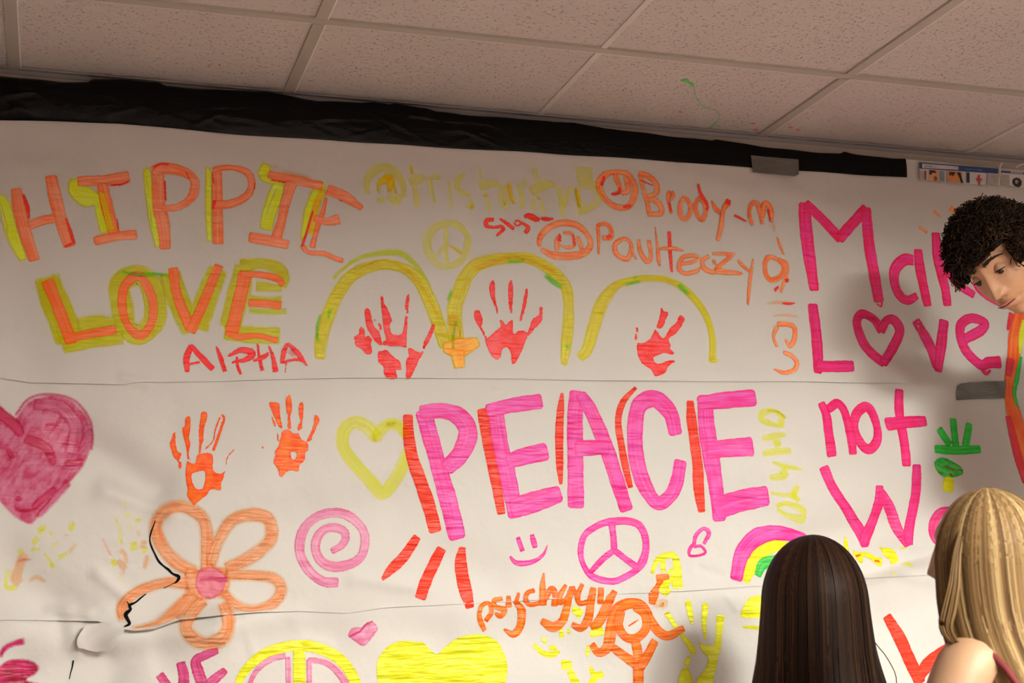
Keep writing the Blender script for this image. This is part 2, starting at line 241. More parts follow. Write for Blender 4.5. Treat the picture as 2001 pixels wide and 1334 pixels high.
ART = """
# HIPPIE
=t painted_letter|orange letter H with yellow shading on its left
T 0 300 5
s Ay -30,460,100 20,470,110 60,560,120 110,760,130 170,920,120 235,1055,80
s Ao 160,370,105 190,560,125 250,800,125 335,1045,110
s Ar 225,410,30 270,540,40 285,660,20
s Ao 500,245,115 540,450,130 600,680,125 675,915,115
s Ar 640,640,20 690,780,35 725,900,35
s Ar 625,925,25 720,890,25
s Ao 290,720,100 420,670,95 530,650,90
=t painted_letter|orange letter I with a yellow blot on its left
s Ay 730,260,110 750,370,170 850,440,210 950,480,120 990,620,110 1020,790,90
s Ao 770,285,100 1000,275,110 1245,240,120
s Ao 1000,320,110 1050,560,120 1110,780,110
s Aq 980,370,70 1030,560,80 1085,780,90
s Ar 1140,640,14 1155,770,16
s Ar 1060,325,18 1200,310,22 1260,270,16
s Ao 930,870,95 1130,825,95 1320,805,100
=t painted_letter|first orange letter P, thin yellow shading on its left
s Ay 1430,150,80 1460,400,90 1500,700,90 1550,930,80
s Ao 1540,190,120 1550,500,130 1590,700,130 1610,930,110
s Ao 1500,180,110 1620,160,120 1780,190,100 1890,260,90 1895,380,90 1830,480,80 1690,540,70 1500,545,80
s Ar 1490,160,24 1560,115,26 1660,125,16
s Ar 1605,270,24 1615,480,20
s Ar 1810,190,14 1850,270,10
=t painted_letter|second orange letter P beside the first
T 350 300 5
s Ay 285,150,65 285,400,70 285,620,65 290,880,55
s Ao 365,200,100 370,500,105 375,880,110
s Ao 330,175,60 430,155,60 560,160,60 670,210,75 705,320,75 650,430,75 500,500,85 340,510,90
s Ar 735,290,16 725,370,14
s Ar 320,200,14 335,310,18
s Ar 320,560,20 345,470,40
=t painted_letter|second orange letter I, slanted with a long top bar
s Ay 850,120,90 830,220,130 960,290,110 930,430,140 870,600,140 840,750,120
s Ao 870,220,80 1100,270,95 1380,330,90
s At 900,140,40 970,150,24
s At 1000,190,50 1280,260,60
s Ao 1090,310,110 1030,500,95 990,680,90 930,870,110
s Ao 690,830,110 850,860,110 1050,905,90
s Ar 880,270,14 1050,300,20
=t painted_letter|orange letter E with long slanting arms
s Ay 1400,300,90 1310,420,80 1240,620,80 1190,870,40
s Aq 1410,360,70 1330,520,80 1270,800,90
s Ao 1430,440,30 1390,600,50 1330,780,50 1290,930,60
s Ar 1300,570,20 1250,740,24 1190,930,30
s Ao 1450,370,110 1600,430,110 1770,550,60
s Ar 1540,465,14 1600,490,10
s Ao 1310,650,70 1430,680,75 1540,660,110
s Ao 1200,920,60 1260,980,50 1400,990,50 1500,1030,50 1590,1060,50
# LOVE
=t painted_letter|orange letter L inside a wide yellow outline
T 0 500 5
s By 460,230,240 530,440,270 620,660,280 660,850,240
s By 620,880,190 900,800,240 1180,780,200
s By 780,690,150 950,650,130 1130,660,90
s Bo 465,260,120 570,520,120 660,760,120 690,860,110
s Bo 640,830,90 860,780,95 1120,735,95
=t painted_letter|orange letter O inside a wide yellow ring
s By 1330,200,210 1170,290,210 1190,500,220 1230,700,200 1350,780,210 1500,650,210 1510,450,220 1460,280,210 1330,200,210
s Bo 1340,205,100 1220,300,90 1190,480,90 1240,680,80 1370,785,100 1480,650,80 1490,450,90 1420,280,90 1340,205,100
s Bg 1180,160,24 1330,195,34 1530,190,34 1680,210,20
=t painted_letter|orange letter V inside a yellow outline
s By 1660,190,210 1730,420,220 1880,720,230
s By 2120,150,190 2030,380,210 1920,700,230
s Bo 1690,140,100 1730,400,100 1850,700,110
s Bo 2130,110,90 2000,430,100 1860,740,100
=t painted_letter|orange letter E inside a yellow outline
T 300 500 5
s By 880,130,190 820,400,220 740,700,200
s By 850,110,140 1050,90,110 1200,130,130 1270,220,110 1240,320,70
s By 1000,310,110 1250,330,60
s By 930,420,60 1100,440,60 1250,430,60
s Bz 920,540,60 1110,560,60 1290,550,60
s By 700,760,150 950,780,170 1210,790,170
s Bo 890,190,130 830,450,130 760,740,130
s Bo 850,190,60 1050,200,70 1200,235,75 1250,300,60
s Bo 930,470,80 1080,480,80 1230,495,85
s Bo 700,760,50 830,800,70 1000,790,55 1200,835,60
=t painted_lettering|small red word ALPHA under the letter V
s Br 370,880,60 320,1000,65 325,1140,45
s Br 360,870,40 450,980,60 575,1110,60
s Br 340,1065,25 450,1040,25
s Br 610,890,24 650,1000,45 695,1135,40
s Br 715,990,20 850,930,60 960,960,70 900,1020,50 750,1050,20
s Br 810,990,30 815,1080,30 850,1165,30
s Br 1010,860,20 1025,990,30 1055,1130,40
s Br 960,1040,20 1060,1000,50 1120,960,30
s Br 1115,880,14 1160,1000,40 1185,1140,55
s Br 1300,860,24 1265,950,50 1245,1060,35
s Br 1300,860,30 1400,960,50 1495,1090,18
s Br 1250,1050,20 1380,1020,30 1450,1040,20
s Bt 1320,930,60 1370,990,50
s Br 1290,1030,14 1275,1160,8
# tristan
=t painted_lettering|pale yellow handwriting starting with an at sign
T 700 300 6.67
s Ap 110,550,60 100,380,90 210,230,110 370,210,110 500,310,110 560,430,80 580,600,60
s Ap 270,600,110 300,660,90
s Ap 390,560,90 470,650,110 530,560,60
s Aq 240,560,24 250,430,50 330,360,100 400,350,100 400,450,70 380,540,40
s Ak 430,380,40 460,480,40 475,570,35
s Ak 370,330,60 380,430,50
s Ak 665,140,36 685,310,50
s Ap 660,410,120 780,350,110 850,320,60
s Ap 710,460,60 740,600,80 740,730,60
s Ap 910,330,60 920,450,70 950,580,50 985,700,40
s Ap 910,340,50 1000,320,70 1030,380,60
s Ap 1150,380,40 1175,520,40 1195,760,40
s Ap 1370,280,40 1290,350,80 1260,450,80 1330,530,70 1450,570,50
s Ap 1480,640,60 1400,740,80
s Aq 1480,680,40 1430,740,50
s Ap 1560,170,24 1575,370,40
s Ap 1550,450,110 1700,420,100 1820,420,60
s Aq 1610,545,60 1680,610,30
s Ap 1670,620,60 1690,790,50
T 920 300 6.67
s Ap 400,430,80 370,600,70 430,710,80 470,560,60 480,400,60
s Aq 470,390,35 500,560,50 550,690,35
s Ap 600,420,60 640,560,70 650,740,60
s Ap 700,380,70 640,440,60
s Ap 800,190,60 840,380,60
s Ap 770,520,130 930,430,120 1080,430,60
s Ak 860,570,70 870,640,40
s Ap 780,620,70 810,760,50
s Ap 890,650,60 930,790,60
s Ap 1110,420,60 1150,600,70 1180,850,60
s Ap 1200,720,60 1240,560,60 1290,440,60
s Aq 1350,450,40 1380,600,50 1400,740,30
s Ap 1340,480,50 1420,820,80
s Ap 1370,290,180 1540,290,170
s Ap 1400,440,90 1560,430,110 1640,560,80 1600,680,80 1450,760,90
=t painted_peace_sign|small pale yellow peace sign
T 700 300 6.67
s Ap 1120,930,80 1280,960,90 1400,1100,80 1380,1300,90 1280,1440,80 1120,1490,80 960,1430,80 890,1280,110 890,1120,110 980,990,90 1120,930,80
s Ap 1115,950,60 1120,1200,60 1130,1450,50
s Ap 1110,1210,50 1020,1320,45 960,1400,40
s Ak 1160,1210,25 1250,1270,40 1340,1340,40
=t painted_lettering|tiny red word between the peace sign and pink at sign
T 920 300 6.67
s Ar 280,880,50 190,890,60 180,960,60 270,980,40 370,970,50 400,1010,50 310,1090,35
s Ar 350,860,25 450,930,55 540,1000,55
s Ar 550,900,35 600,890,30 630,930,30 580,960,25 540,910,25
s Ar 630,910,40 730,980,55 690,1050,60
s Ar 670,840,40 740,830,80 830,870,80 880,870,40
s Ar 890,860,40 960,870,60 1070,870,14
=t painted_lettering|coral red handwriting starting with a scribbled at sign
T 1140 320 4.765
s Ac 200,110,70 130,190,70 160,300,60 240,390,60 330,420,60 410,400,60 460,300,70 460,210,60 390,110,60 290,90,50 200,110,60
s Ac 290,90,40 290,150,60 330,250,50 270,300,30
s Ac 380,140,60 400,260,60 330,290,40
s Ar 180,130,30 150,220,30
s Ar 240,295,24 310,285,30 325,220,18
s Ar 350,415,30 430,400,30
s Ac 510,110,45 540,250,40 580,380,45 590,480,40
s Ac 500,100,50 590,130,55 660,200,55 660,280,55 570,320,40
s Ac 580,340,40 660,360,60 710,430,60 690,480,50 580,480,50
s Ar 520,170,14 640,220,14
s Ac 790,270,50 770,330,40 800,480,30
s Ac 800,270,50 820,310,40 790,350,30
s Ar 775,360,20 800,460,26
s Ac 920,330,45 880,400,45 890,500,50 930,530,45 975,470,45 970,380,45 920,330,45
s Ac 1050,340,40 1020,410,45 1050,500,50 1090,530,50 1120,440,45 1090,360,45 1050,340,40
s Ar 1040,200,20 1070,290,35 1130,390,35 1130,450,24
s Ac 1170,350,20 1210,430,50 1260,470,40
s Ac 1330,370,60 1280,450,45 1260,600,50 1225,730,40
s Ar 1330,350,50 1320,390,50
s Ar 1380,490,25 1440,520,25 1500,555,12
s Ac 1540,370,40 1520,480,40 1550,590,40
s Ac 1540,380,45 1590,390,50 1620,480,45 1640,580,35
s Ac 1640,520,45 1660,390,60 1720,440,50 1720,560,40
s Ar 1690,440,24 1720,560,14
s At 1740,560,40 1740,650,40
=t painted_lettering|coral red handwriting under the first, with a large ringed at sign
T 920 300 6.67
s Ac 870,1230,60 880,1110,80 1000,980,90 1190,920,90 1380,960,90 1500,1080,70 1540,1200,80 1460,1310,90 1280,1350,110 1050,1340,100 890,1260,60
s Ac 1100,1280,60 1100,1160,70 1150,1070,40
s Ac 1180,1050,60 1290,1060,50 1330,1200,50 1240,1240,50 1130,1200,40
s Ac 1370,1090,50 1410,1210,60 1440,1310,60
s Ar 1140,1060,30 1130,1160,60
s Ar 1310,1060,24 1330,1220,36
T 1140 320 4.765
s Ac 115,570,35 125,700,35 125,860,18
s Ac 115,580,40 190,570,45 240,620,50 240,700,50 160,700,50
s Ar 200,700,40 240,680,40
s Ac 360,710,40 280,760,50 290,850,50 380,900,50 420,840,45 420,750,40 360,710,40
s Ac 430,740,25 440,830,30 475,910,18
s Ac 495,710,35 510,820,45 570,920,50 610,870,40 590,720,45
s Ac 650,590,14 670,760,26 680,880,40 690,970,22
s Ar 780,640,36 790,830,36 805,1020,22
s Ac 690,800,28 830,800,38 920,825,12
s Ac 880,940,40 980,930,35 1060,890,35 990,865,40 900,890,40 870,980,45 920,1030,40 1020,1015,40 1070,980,25
s Ac 1150,870,40 1090,910,40 1100,980,50 1170,1020,45 1210,1010,40
s Ac 1190,900,35 1200,960,35
s Ac 1170,850,26 1280,850,35 1390,860,36
s Ac 1360,870,40 1270,940,45 1210,1000,50
s Ac 1200,1010,50 1320,1020,50 1460,1035,26
s Ac 1410,905,26 1470,970,36 1530,1020,26
s Ac 1555,890,18 1525,1100,35 1505,1330,24
=t painted_lettering|coral red word written downward beside the pink letter M
T 1420 460 4.445
s Ac 410,20,14 440,100,28 475,185,22
s Ac 350,200,50 310,250,45 320,350,45 370,400,50 450,360,50 470,290,45 430,230,40 350,200,45
s Ac 420,220,40 490,260,45 490,360,36 440,510,28
s Ar 390,490,30 430,450,20
s Ar 495,390,40 500,415,40
s At 315,600,20 440,590,36 570,598,18
s Ar 455,600,18 520,603,26 570,598,12
s At 365,710,18 490,702,30 600,715,14
s Ac 410,780,40 490,780,45 560,810,45 560,910,45 520,970,40 480,910,28
s Ac 410,800,50 380,890,30 410,980,30
s Ac 460,1020,35 540,1060,40 580,1120,40 550,1180,40 460,1200,35 370,1165,12
# arches
=t painted_arch|yellow and green painted arch over the leftmost red handprint
T 600 480 4.763
s Bz 225,330,30 310,240,35 470,130,40 700,80,60 870,90,60 1020,220,45 1130,400,40
s Ba 110,1060,95 120,900,115 190,650,125 300,420,120 450,260,115 680,190,95 880,220,100 1020,330,120 1130,530,130 1210,740,130 1270,950,110
s Bk 480,220,14 690,150,14 900,230,14 1080,440,20 1220,690,20
s Bg 90,920,24 85,760,24 120,640,14
s Bg 180,700,28 210,580,28
=t painted_arch|thick yellow and orange painted arch over the middle red handprint
T 840 480 4.763
s Ba 230,900,150 215,640,140 240,500,140 340,270,130 480,170,120 700,130,100 900,130,100 1100,230,110 1240,380,110 1275,600,100 1260,880,110 1230,1120,60
s Bk 230,880,100 200,650,70
s Bk 400,230,40 600,160,50 760,110,30 1000,180,30 1150,270,40
s Bb 110,960,90 260,960,180 440,900,80
s Bb 240,1000,140 260,1140,110
s Bg 150,530,24 190,420,24
s Bg 200,980,20 205,840,20 235,700,18
s Bg 700,160,28 870,150,20
s Bg 1050,280,40 1150,360,50 1220,400,40
s Bg 1250,960,50 1290,930,30
=t painted_arch|thin yellow painted arch with two green dashes on the right
T 1110 500 5.13
s Ba 100,1030,90 180,930,115 240,720,125 300,530,130 390,380,110 500,290,75 700,240,65 870,235,60 1000,260,65 1130,330,75 1270,470,75 1370,640,70 1420,850,65 1420,1065,75
s Bg 545,305,24 620,285,30 715,265,20
s Bg 620,240,24 680,225,20
s Bg 1080,290,40 1130,340,50 1195,400,30
s Ba 1390,1060,35 1490,1055,30
=t painted_handprint|leftmost red handprint, under the first arch
T 600 480 4.763
p Bh 545,585 575,600 590,650 600,700 620,760 660,800 680,850 690,900 700,940 650,930 610,890 570,830 540,770 525,700 520,610
p Bh 600,665 640,700 680,740 690,790 660,800 640,740 600,700
p Bh 490,760 530,790 535,850 560,840 600,880 590,930 600,1010 540,1025 510,990 470,960 435,940 430,890 415,850 440,840 465,830 470,785
p Bh 685,460 705,500 715,550 745,600 785,710 765,740 770,800 790,830 860,830 880,780 890,700 900,640 895,570 910,480 940,455 945,500 935,600 930,700 920,860 915,960 850,950 760,950 720,940 690,980 690,900 720,880 700,800 685,680 672,560 670,490
p Bh 690,980 730,975 800,1040 860,1090 870,1170 820,1170 830,1245 740,1245 700,1200 695,1140 650,1090 645,1000
p Bh 915,950 960,960 1040,1000 1060,940 1070,900 1110,820 1150,740 1180,735 1175,790 1130,900 1090,960 1070,1020 1030,1080 1000,1150 950,1245 905,1245 905,1170 905,1080 930,1040 925,1000
=t painted_handprint|middle red handprint with five spread fingers
T 840 480 4.763
p Bh 395,620 440,605 470,650 483,720 470,760 490,800 520,870 500,880 470,830 430,760 395,690
p Bh 565,330 590,345 597,430 600,500 620,590 628,670 610,660 580,570 540,470 532,400 545,350
p Bh 740,315 758,350 765,440 760,560 752,670 735,680 720,600 708,470 712,370
p Bh 885,400 902,430 890,540 860,660 825,740 815,700 835,600 855,490 870,420
p Bh 1020,565 1040,580 1030,710 960,790 900,860 890,820 910,760 935,690 995,650 1000,590
p Bh 510,870 540,850 600,790 640,760 630,700 665,700 690,740 715,715 760,690 765,820 800,800 850,790 862,760 875,800 905,830 885,890 850,980 800,1080 770,1115 745,1105 735,1020 715,970 690,960 660,985 650,1040 610,1075 560,1040 520,970 490,880
=t painted_handprint|small red handprint under the thin right arch
T 1110 500 5.13
p Bh 650,718 682,722 680,800 668,880 655,860 638,840 650,770
p Bh 665,880 720,880 790,840 830,770 870,680 895,590 905,530 925,520 940,560 975,565 985,600 960,650 945,700 915,740 895,745 865,740 890,790 930,830 970,770 1005,720 1060,670 1090,600 1140,620 1145,660 1110,730 1050,800 990,840 1010,910 1000,940 1040,975 1025,1010 985,1000 930,990 880,1010 835,1030 840,1070 880,1090 960,1060 1045,1050 1045,1075 980,1120 940,1190 850,1225 820,1200 800,1160 740,1120 700,1080 675,1020 665,950
# Make Love
=t painted_letter|tall magenta letter M
T 1520 370 5.337
s Am 250,180,130 265,400,140 300,700,135 350,1050,105
s Am 265,170,90 440,330,100 620,520,110
s Am 620,520,110 750,370,110 890,220,110
s Am 895,220,110 930,600,120 980,900,120 1025,1165,110
s Am 1060,1180,18 1050,1230,20 1000,1200,14
=r painted_letter|magenta small letter a beside the M
s Am 1400,750,100 1290,745,120 1195,850,115 1195,1000,100 1250,1120,100 1330,1165,95 1420,1120,70
s Am 1440,650,95 1465,850,110 1535,1210,95
=r painted_letter|magenta letter k half hidden by the curly haired person
T 1700 280 3.705
s Am 460,665,65 480,850,75 530,1050,70 545,1170,65
s Am 530,900,55 620,1020,60 735,1100,55
s Am 540,900,50 620,780,55 700,680,50
=r painted_letter|magenta curve of a letter e beneath the face
s Am 740,1010,40 800,1080,60 930,1160,45 1000,1140,50
=r painted_dash|row of short orange dabs above the letter k
s Ad 340,610,28 400,655,22
s Ad 445,500,28 500,545,12
s Ad 565,480,45 610,515,34
s Ad 690,480,50 750,500,40
=t painted_letter|magenta letter L under the M
T 1560 590 4.764
s Bm 110,45,100 140,300,105 155,560,105 150,660,80
s Bm 150,610,100 490,600,100
=r painted_heart|magenta heart outline standing for the letter o
s Bm 750,270,85 680,170,80 570,120,80 520,200,85 570,360,90 650,470,90 775,570,85
s Bm 775,570,85 870,430,95 925,280,95 870,180,90 800,180,80 750,270,85
=r painted_letter|magenta letter v
s Bm 1075,190,85 1200,400,95 1270,600,85
s Bm 1335,190,95 1310,400,105 1285,640,80
=r painted_letter|magenta letter e with a curled tail
s Bm 1530,350,90 1680,270,90 1720,200,80 1600,155,85 1500,210,90 1490,330,90 1550,470,90 1680,590,90 1750,570,100 1850,565,110
s Bm 1690,640,30 1730,670,36 1770,640,24
# not W
=m painted_letter|magenta letter n
T 1570 750 6.67
s Cm 200,270,110 260,420,130 280,650,130 330,930,130
s Cm 300,330,110 420,260,120 520,380,110 570,650,120 600,910,110
=m painted_letter|magenta letter o
s Cm 790,300,130 670,400,130 640,580,100 700,780,120 810,860,130 910,750,120 930,580,110 880,380,120 790,300,130
=m painted_letter|magenta letter t
s Cm 1235,95,125 1235,400,125 1260,700,130 1290,1060,120
s Cm 1070,530,160 1300,505,150 1555,490,130
=m painted_letter|large bright magenta letter W
T 1580 880 5.335
s Dm 140,190,110 240,420,110 430,680,110 560,850,130 585,990,90
s Dm 590,950,110 680,740,110 720,520,110 715,385,90
s Dm 730,440,100 850,620,110 920,780,110 1000,980,100
s Dm 1085,170,95 1095,450,110 1070,700,110 1020,960,100
=m painted_letter|magenta letter a mostly hidden by the blond hair
s Dm 1480,620,70 1360,650,90 1300,760,95 1290,880,90 1330,970,70 1450,960,60
=m painted_plant|green painted spiky plant
T 1750 560 3.335
s Cv 360,870,45 365,950,48 375,1050,50
s Cv 270,935,48 330,1030,50
s Cv 465,900,45 440,1030,55
s Cv 240,1062,50 370,1070,55 530,1062,50
=m painted_mushroom|green spotted cap with a yellow stem
T 1580 880 5.335
p Dv 1270,130 1330,80 1400,80 1480,120 1560,170 1590,240 1520,280 1450,290 1370,280 1300,220
s Db 1300,140,14 1340,180,14
s Db 1380,160,18 1440,190,20 1500,215,20
s Db 1320,230,16 1380,250,18
s Dr 1440,240,26 1470,280,22
s Db 1385,90,20 1415,130,14
s Db 1520,200,14 1570,220,14
p Dy 1390,280 1480,290 1490,380 1475,440 1400,435 1365,380
=m painted_blot|scatter of yellow and orange blots under the letter W
p Dy 375,890 410,930 410,1080 460,1230 430,1220 340,1060 360,980
p Dy 440,1030 500,1060 600,1060 660,1110 720,1120 700,1210 650,1200 600,1140 540,1110 510,1190 450,1120
p Dy 700,1005 830,1020 870,1080 870,1170 800,1200 760,1230 790,1150 740,1100 730,1030
p Dz 890,1050 920,990 1010,1000 1000,1030 900,1060
p Dz 860,1180 960,1150 1060,1190 1050,1230 930,1210
p Dz 790,1250 870,1250 860,1310 800,1300
s Df 460,1110,25 520,1080,20
s Df 640,1150,24 690,1160,24
=m painted_lettering|pale yellow letters running down between pink E and W
T 1440 780 4.94
s Cz 440,190,50 320,115,40 220,150,70 230,220,50 330,250,40 430,265,40
s Ck 260,110,12 380,130,18 450,200,18
s Ck 260,180,18 300,240,16
s Cz 370,200,40 430,240,50
s Cz 450,345,40 300,370,55 210,390,35
s Cz 350,400,70 370,460,70
s Cz 500,500,45 350,510,60 210,535,45
s Dz 300,610,22 420,650,45 610,685,22
s Dz 400,680,60 420,740,70 280,765,45
s Dz 290,905,30 420,925,35 540,930,55
s Dz 560,840,50 520,920,60 580,990,40
s Dz 360,1040,45 450,1010,45 600,1060,60 620,1110,50 600,1160,70 460,1120,45 370,1060,40
# PEACE
=m painted_heart|pale yellow heart outline left of PEACE
T 640 740 3.923
s Cz 365,450,95 290,370,90 200,340,90 120,400,90 110,520,90 200,660,90 330,800,90 410,880,90 480,820,90 560,680,90 600,560,70
s Cz 600,450,70 550,370,80 470,350,80 390,410,80 365,460,80
s Ck 330,450,25 380,490,30
s Ck 440,350,30 520,350,30
=m painted_bar|thick red bar left of the letter P
s De 610,290,75 615,450,88 640,620,95 700,780,100 760,950,105 815,1160,100
=m painted_letter|bright pink letter P of the largest word
s Dn 735,265,135 780,450,130 850,700,130 920,950,140 985,1210,135
s Dn 720,260,110 880,250,120 1010,300,140 1070,420,150 1010,580,140 910,680,120
=m painted_bar|red bar between the letters P and E
T 900 740 4.766
s De 190,300,95 230,500,110 290,800,110 370,1250,80
=m painted_letter|first bright pink letter E of the largest word
s Dn 320,330,150 360,600,150 430,900,160 500,1270,140
s Dn 250,300,120 480,250,135 725,215,140
s Dn 440,770,130 600,720,160 780,680,160
s Dn 480,1210,180 700,1140,190 905,1075,150
=m painted_bar|thin red bar left of the letter A
s De 935,140,30 920,300,70 910,500,80 915,800,70 925,980,35
=m painted_letter|bright pink letter A of the largest word
s Dn 1065,140,130 1055,400,150 1060,800,150 1065,1180,160
s Dn 1110,160,110 1200,300,130 1330,600,140 1430,900,140 1530,1210,130
s Dn 1080,650,150 1350,640,130
=m painted_bar|curved thin red bar left of the letter C
s De 1615,90,32 1500,220,60 1455,400,64 1490,650,68 1530,850,68 1570,1010,50
=m painted_letter|bright pink letter C of the largest word
T 1180 740 4.446
s Dn 605,470,120 560,300,140 430,180,150 300,230,140 260,400,140 265,650,140 330,900,140 450,1080,115 560,1020,120 620,900,120 650,730,115
=m painted_bar|red bar between the letters C and E
s De 735,205,64 745,350,90 765,500,90 800,750,95 810,950,100 835,1150,64
=m painted_letter|last bright pink letter E of the largest word
s Dn 865,170,130 875,400,150 920,700,150 960,950,130 990,1215,120
s Dn 820,215,120 1050,190,140 1280,170,140
s Dn 900,620,150 1080,605,150 1250,595,165
s Dn 960,1130,180 1180,1060,180 1390,1020,165
# big heart
=m painted_heart|large smeared raspberry heart cut by the left edge of the photo
T 0 740 4.446
p Cl 0,210 60,270 125,335 180,260 250,185 350,150 430,135 540,145 640,190 720,270 780,350 810,470 800,610 730,770 620,910 480,1060 340,1220 270,1280 180,1250 80,1180 0,1090 -120,960 -260,800 -330,600 -330,400 -250,240 -150,170 -60,170
s Cj 130,330,20 250,180,18 430,140,16 640,192,18 775,350,20 803,500,22 790,620,24
s Cj 220,520,80 400,600,80 470,750,60
s Cj -40,270,90 120,400,100 190,500,60
s Cj 280,1130,60 400,1020,60 490,950,50
s Cj 380,410,24 450,400,26 520,410,18
s Cj 60,600,40 110,700,50
s Cj 560,740,50 720,720,60
s Cj 200,1060,40 130,1030,24
s Cj 120,1120,18 200,1150,18 300,1140,18
s Cl 300,230,90 520,250,120 660,420,120 620,640,120
s Cl 600,900,60 480,1040,60 330,1200,50
=m painted_handprint|left orange handprint above the flower
T 290 740 4.94
p Ci 250,495 270,510 265,620 285,700 320,720 310,780 325,850 300,900 330,1040 340,1065 305,1030 290,900 270,800 240,770 215,700 195,630 215,580 235,510
p Ci 350,380 400,360 408,400 405,500 395,580 410,640 395,690 400,760 440,820 370,790 360,700 340,620 322,520 315,480 345,450
p Ci 500,340 540,315 568,340 565,400 540,470 530,600 510,680 500,740 475,720 480,620 475,520 485,430
s Ci 700,350,24 725,390,24 690,500,28 650,620,28 620,700,28
s Ci 690,370,16 640,500,14 620,600,12 540,690,14
p Ci 370,790 440,820 460,740 520,720 600,720 625,780 620,850 640,900 700,910 745,860 735,930 700,1020 690,1090 600,1080 560,1130 460,1210 430,1230 405,1200 360,1130 370,1080 355,1000 350,900 360,820
h 420,930 470,910 535,900 535,980 510,1060 460,1060 425,1000
p Ci 590,1120 650,1120 640,1140 600,1140
s Ci 740,850,10 760,760,6 830,680,6
=m painted_handprint|right orange handprint, smaller and higher
p Ci 1150,230 1255,240 1265,330 1280,430 1290,520 1240,470 1200,380 1165,290
s Ci 1180,370,16 1215,470,16
p Ci 1350,155 1375,190 1382,300 1365,370 1370,490 1330,490 1325,380 1315,280 1312,200
p Ci 1465,225 1492,250 1490,350 1480,440 1470,500 1420,520 1430,450 1450,420 1435,340 1438,260
p Ci 1600,345 1645,400 1620,470 1580,560 1565,605 1510,620 1550,520 1580,430 1580,380
p Ci 1270,520 1330,490 1390,530 1440,530 1470,590 1530,620 1535,700 1510,720 1500,800 1450,850 1455,960 1430,965 1420,910 1340,900 1290,955 1250,950 1235,880 1190,820 1210,740 1190,730 1240,650 1250,600 1265,560
h 1370,720 1415,730 1400,780 1375,770
s Ci 1235,530,14 1240,620,14
p Ci 1065,645 1100,650 1105,695 1075,680
=m painted_handprint|faint yellow and pink handprint below the raspberry heart
T 0 940 5.56
s Dz 510,490,35 430,530,35 480,560,40
s Dz 420,610,45 345,690,32
s Dz 440,745,25 330,740,28
s Dz 570,540,34 550,600,24
s Dz 815,450,34 750,540,44
s Dq 690,570,16 750,605,20
s Dz 640,650,24 550,740,20
s Dw 830,680,24 740,780,28
s Dz 740,780,28 630,830,40
s Dz 600,900,45 545,940,32
s Dz 470,780,24 540,860,20 560,930,20
s Dz 260,740,40 200,790,40
s Dw 280,790,60 230,860,70 200,960,70 170,1060,90 220,1110,70
s Dq 190,880,26 260,850,20 350,855,18
s Dq 130,1085,34 170,1090,24
s Dz 100,950,24 65,1080,24 80,1150,38 190,1160,38
s Dw 300,1090,24 400,1040,34 500,1100,34
s Dq 325,1180,28 345,1190,28
=m painted_handprint|faint spotted yellow handprint left of the flower
s Dz 1265,490,38 1310,490,38
s Dz 1290,565,50 1330,565,50
s Dz 1380,350,36 1390,400,36
s Dz 1385,500,46 1425,500,46
s Dz 1450,435,24 1530,430,40
s Dz 1415,712,66 1490,705,66
s Dw 1520,690,60 1590,690,60
s Dz 1300,610,30 1310,690,30
s Dz 1250,380,12 1280,480,14
s Dw 1490,520,18 1515,605,30
s Dz 1350,180,8 1360,330,8
s Dq 1110,610,20 1160,720,14 1210,820,14
s Dz 1215,840,34 1255,930,40
s Dw 1270,850,30 1330,920,60 1370,960,40
s Dw 1300,740,40 1350,800,34 1375,900,30
s Dq 1300,985,40 1345,990,50
s Dz 1290,1060,40 1335,1060,40
s Dz 1550,740,60 1600,760,40
s Dw 1600,800,34 1590,880,40 1560,960,30
s Dq 1390,90,26 1405,105,26
s Dq 895,625,14 905,640,14
# flower
=m painted_flower|orange five petalled flower with a pink centre, torn across its left petals
T 220 960 4.042
s Dd 640,640,110 500,560,110 380,420,110 340,270,110 420,150,110 560,125,110 700,210,100 740,350,105 740,500,110 750,640,120
s Dd 770,580,90 830,400,90 930,240,100 1080,190,110 1220,220,110 1250,350,110 1180,450,110 1050,540,110 880,610,90
s Dd 880,660,90 1100,665,90 1270,690,90 1325,780,100 1260,880,90 1100,925,60 980,900,80 860,800,90
s Dd 720,850,90 620,950,110 570,1080,110 640,1170,110 740,1200,110 860,1150,130 900,1020,120 870,880,110
s Dd 600,730,110 420,720,90 200,790,90 80,900,100 80,1020,90
s Dd 130,1085,24 330,1040,50 480,960,120 580,860,120 640,780,110
p Dd 560,600 700,590 860,580 940,700 900,820 760,870 640,860 560,760
s Dd 690,640,60 900,640,70
p Dg 900,690 880,770 830,830 760,855 690,830 650,770 645,700 670,630 730,600 800,600 860,630 890,660
s Dj 680,700,18 780,695,24 900,690,34
=m paper_tear|jagged dark tear across the flower
s X 335,235,8 300,330,12 292,390,10 310,450,14 330,490,12 360,550,18 400,590,14 440,620,20 470,650,16 520,675,28 500,715,18 470,730,6 400,765,5
s X 260,810,8 215,845,14 180,875,14 130,900,24 140,930,22 100,970,36 115,1010,26 128,1045,24 80,1070,8
s X 110,870,5 130,900,14
s X 82,1100,14 70,1130,5
# spiral etc
=m painted_spiral|light pink painted spiral
T 560 970 4.765
s Du 460,800,90 330,790,90 200,690,90 120,540,95 120,400,95 180,270,90 300,180,85 460,150,90 600,200,90 700,310,85 720,430,85 680,560,85 580,630,90 430,655,100 320,610,90 265,510,90 270,410,90 330,320,80 430,290,85 520,320,80 540,390,80 500,460,70 410,510,60
=m painted_ray|left slanting red stroke under the letter P
s De 1200,385,80 1080,560,100 960,680,90 875,770,34
=m painted_ray|middle slanting red stroke under the letter P
s De 1435,495,95 1360,640,110 1270,820,110 1235,935,110
=m painted_ray|right red stroke under the letter P
s De 1630,480,66 1620,620,115 1650,850,130 1690,1025,84
=m painted_smiley|small pink smiling face
